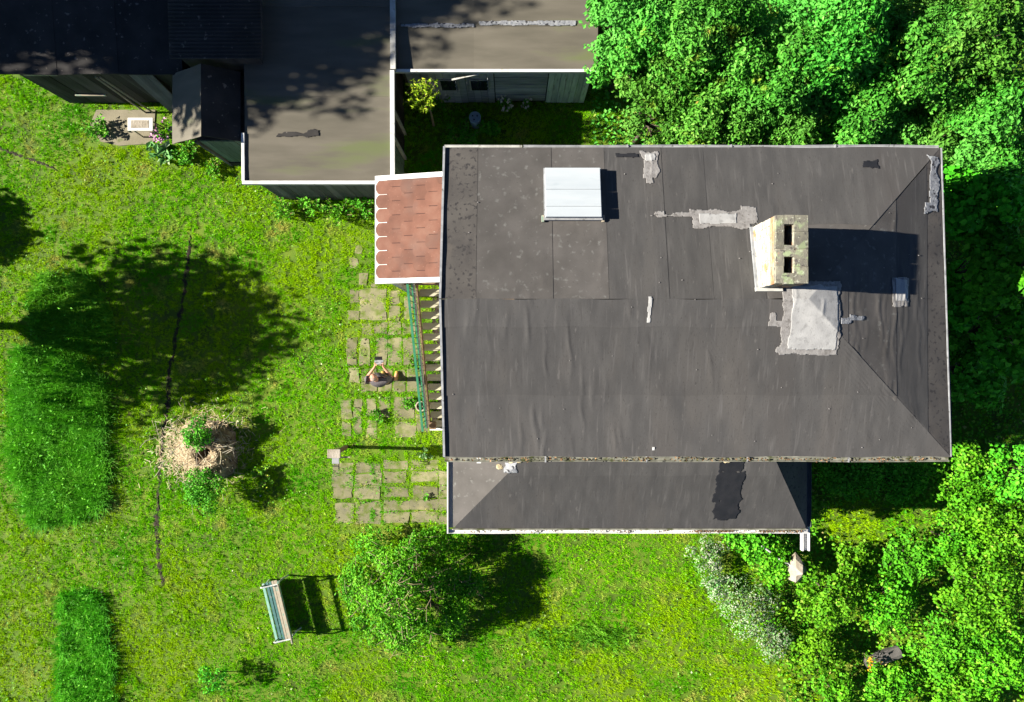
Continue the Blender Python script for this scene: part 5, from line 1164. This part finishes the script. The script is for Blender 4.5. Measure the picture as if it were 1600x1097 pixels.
sh_e = [(0, 1), (1, 2), (2, 3), (3, 4)]
for s in (-1, 1):
    k = len(sh_j); sh_j += [((s * .20 - .03, .02, 1.425), (.085, .085)), ((s * .255 - .03, .06, 1.23), (.075, .075))]; sh_e += [(2, k), (k, k + 1)]
skin_obj('t_shirt', sh_j, sh_e, M['shirt'], person)
so_j = [((0, 0, 1.0), (.165, .125)), ((0, 0, .90), (.165, .13))]; so_e = [(0, 1)]
for s in (-1, 1):
    k = len(so_j); so_j += [((s * .105, .0, .80), (.11, .115)), ((s * .13, .025, .56), (.095, .095))]; so_e += [(1, k), (k, k + 1)]
skin_obj('shorts', so_j, so_e, M['shorts'], person)
for s in (-1, 1):
    skin_obj('shoe', [((s * .155, -.05, .045), (.05, .045)), ((s * .16, .06, .045), (.052, .04)), ((s * .172, .19, .035), (.045, .032))], [(0, 1), (1, 2)], M['shoe'], person)
    skin_obj('sock', [((s * .155, -.02, .08), (.045, .05)), ((s * .153, -.01, .22), (.052, .056))], [(0, 1)], M['sock'], person, sub=1)
skin_obj('hair', [((-.055, .06, 1.70), (.080, .075)), ((-.058, .075, 1.765), (.062, .066))], [(0, 1)], M['hair'], person)
for s in (-1, 1):
    link('ear', MB().lathe([(.004, -.03), (.012, -.015), (.014, .01), (.004, .028)], (0, 0, 0), 8).mesh('ear', M['skin']), person).location = (-.054 + s * .083, .085, 1.675)
    link('eye', MB().lathe([(.003, -.01), (.009, 0), (.003, .01)], (0, 0, 0), 8).mesh('eye', M['black']), person).location = (-.054 + s * .032, .183, 1.69)
link('nose', MB().tube([(-.054, .178, 1.69), (-.054, .205, 1.655), (-.054, .182, 1.645)], [.008, .013, .008], 6).mesh('nose', M['skin']), person)
link('mouth', MB().bar((-.078, .181, 1.615), (-.03, .181, 1.615), .01, .008).mesh('mouth', M['terracotta']), person)
ctrl = empty('remote_controller', (fx - .03, fy + .40, 1.2), 'grey remote controller with dark screen in the hands of the person', 'controller')
link('controller_body', MB().box(-.10, .10, -.04, .06, -.02, .02).mesh('controller_body', M['zinc']), ctrl)
link('screen', MB().add([(-.08, .055, .015), (.08, .055, .015), (.08, .13, .075), (-.08, .13, .075), (-.08, .062, .008), (.08, .062, .008), (.08, .137, .068), (-.08, .137, .068)], [(0, 1, 2, 3), (7, 6, 5, 4), (0, 4, 5, 1), (1, 5, 6, 2), (2, 6, 7, 3), (3, 7, 4, 0)]).mesh('screen', M['black']), ctrl)
for s in (-1, 1): link('joystick', MB().tube([(s * .06, .01, .02), (s * .06, .01, .045)], .008, 6).mesh('joystick', M['black']), ctrl)
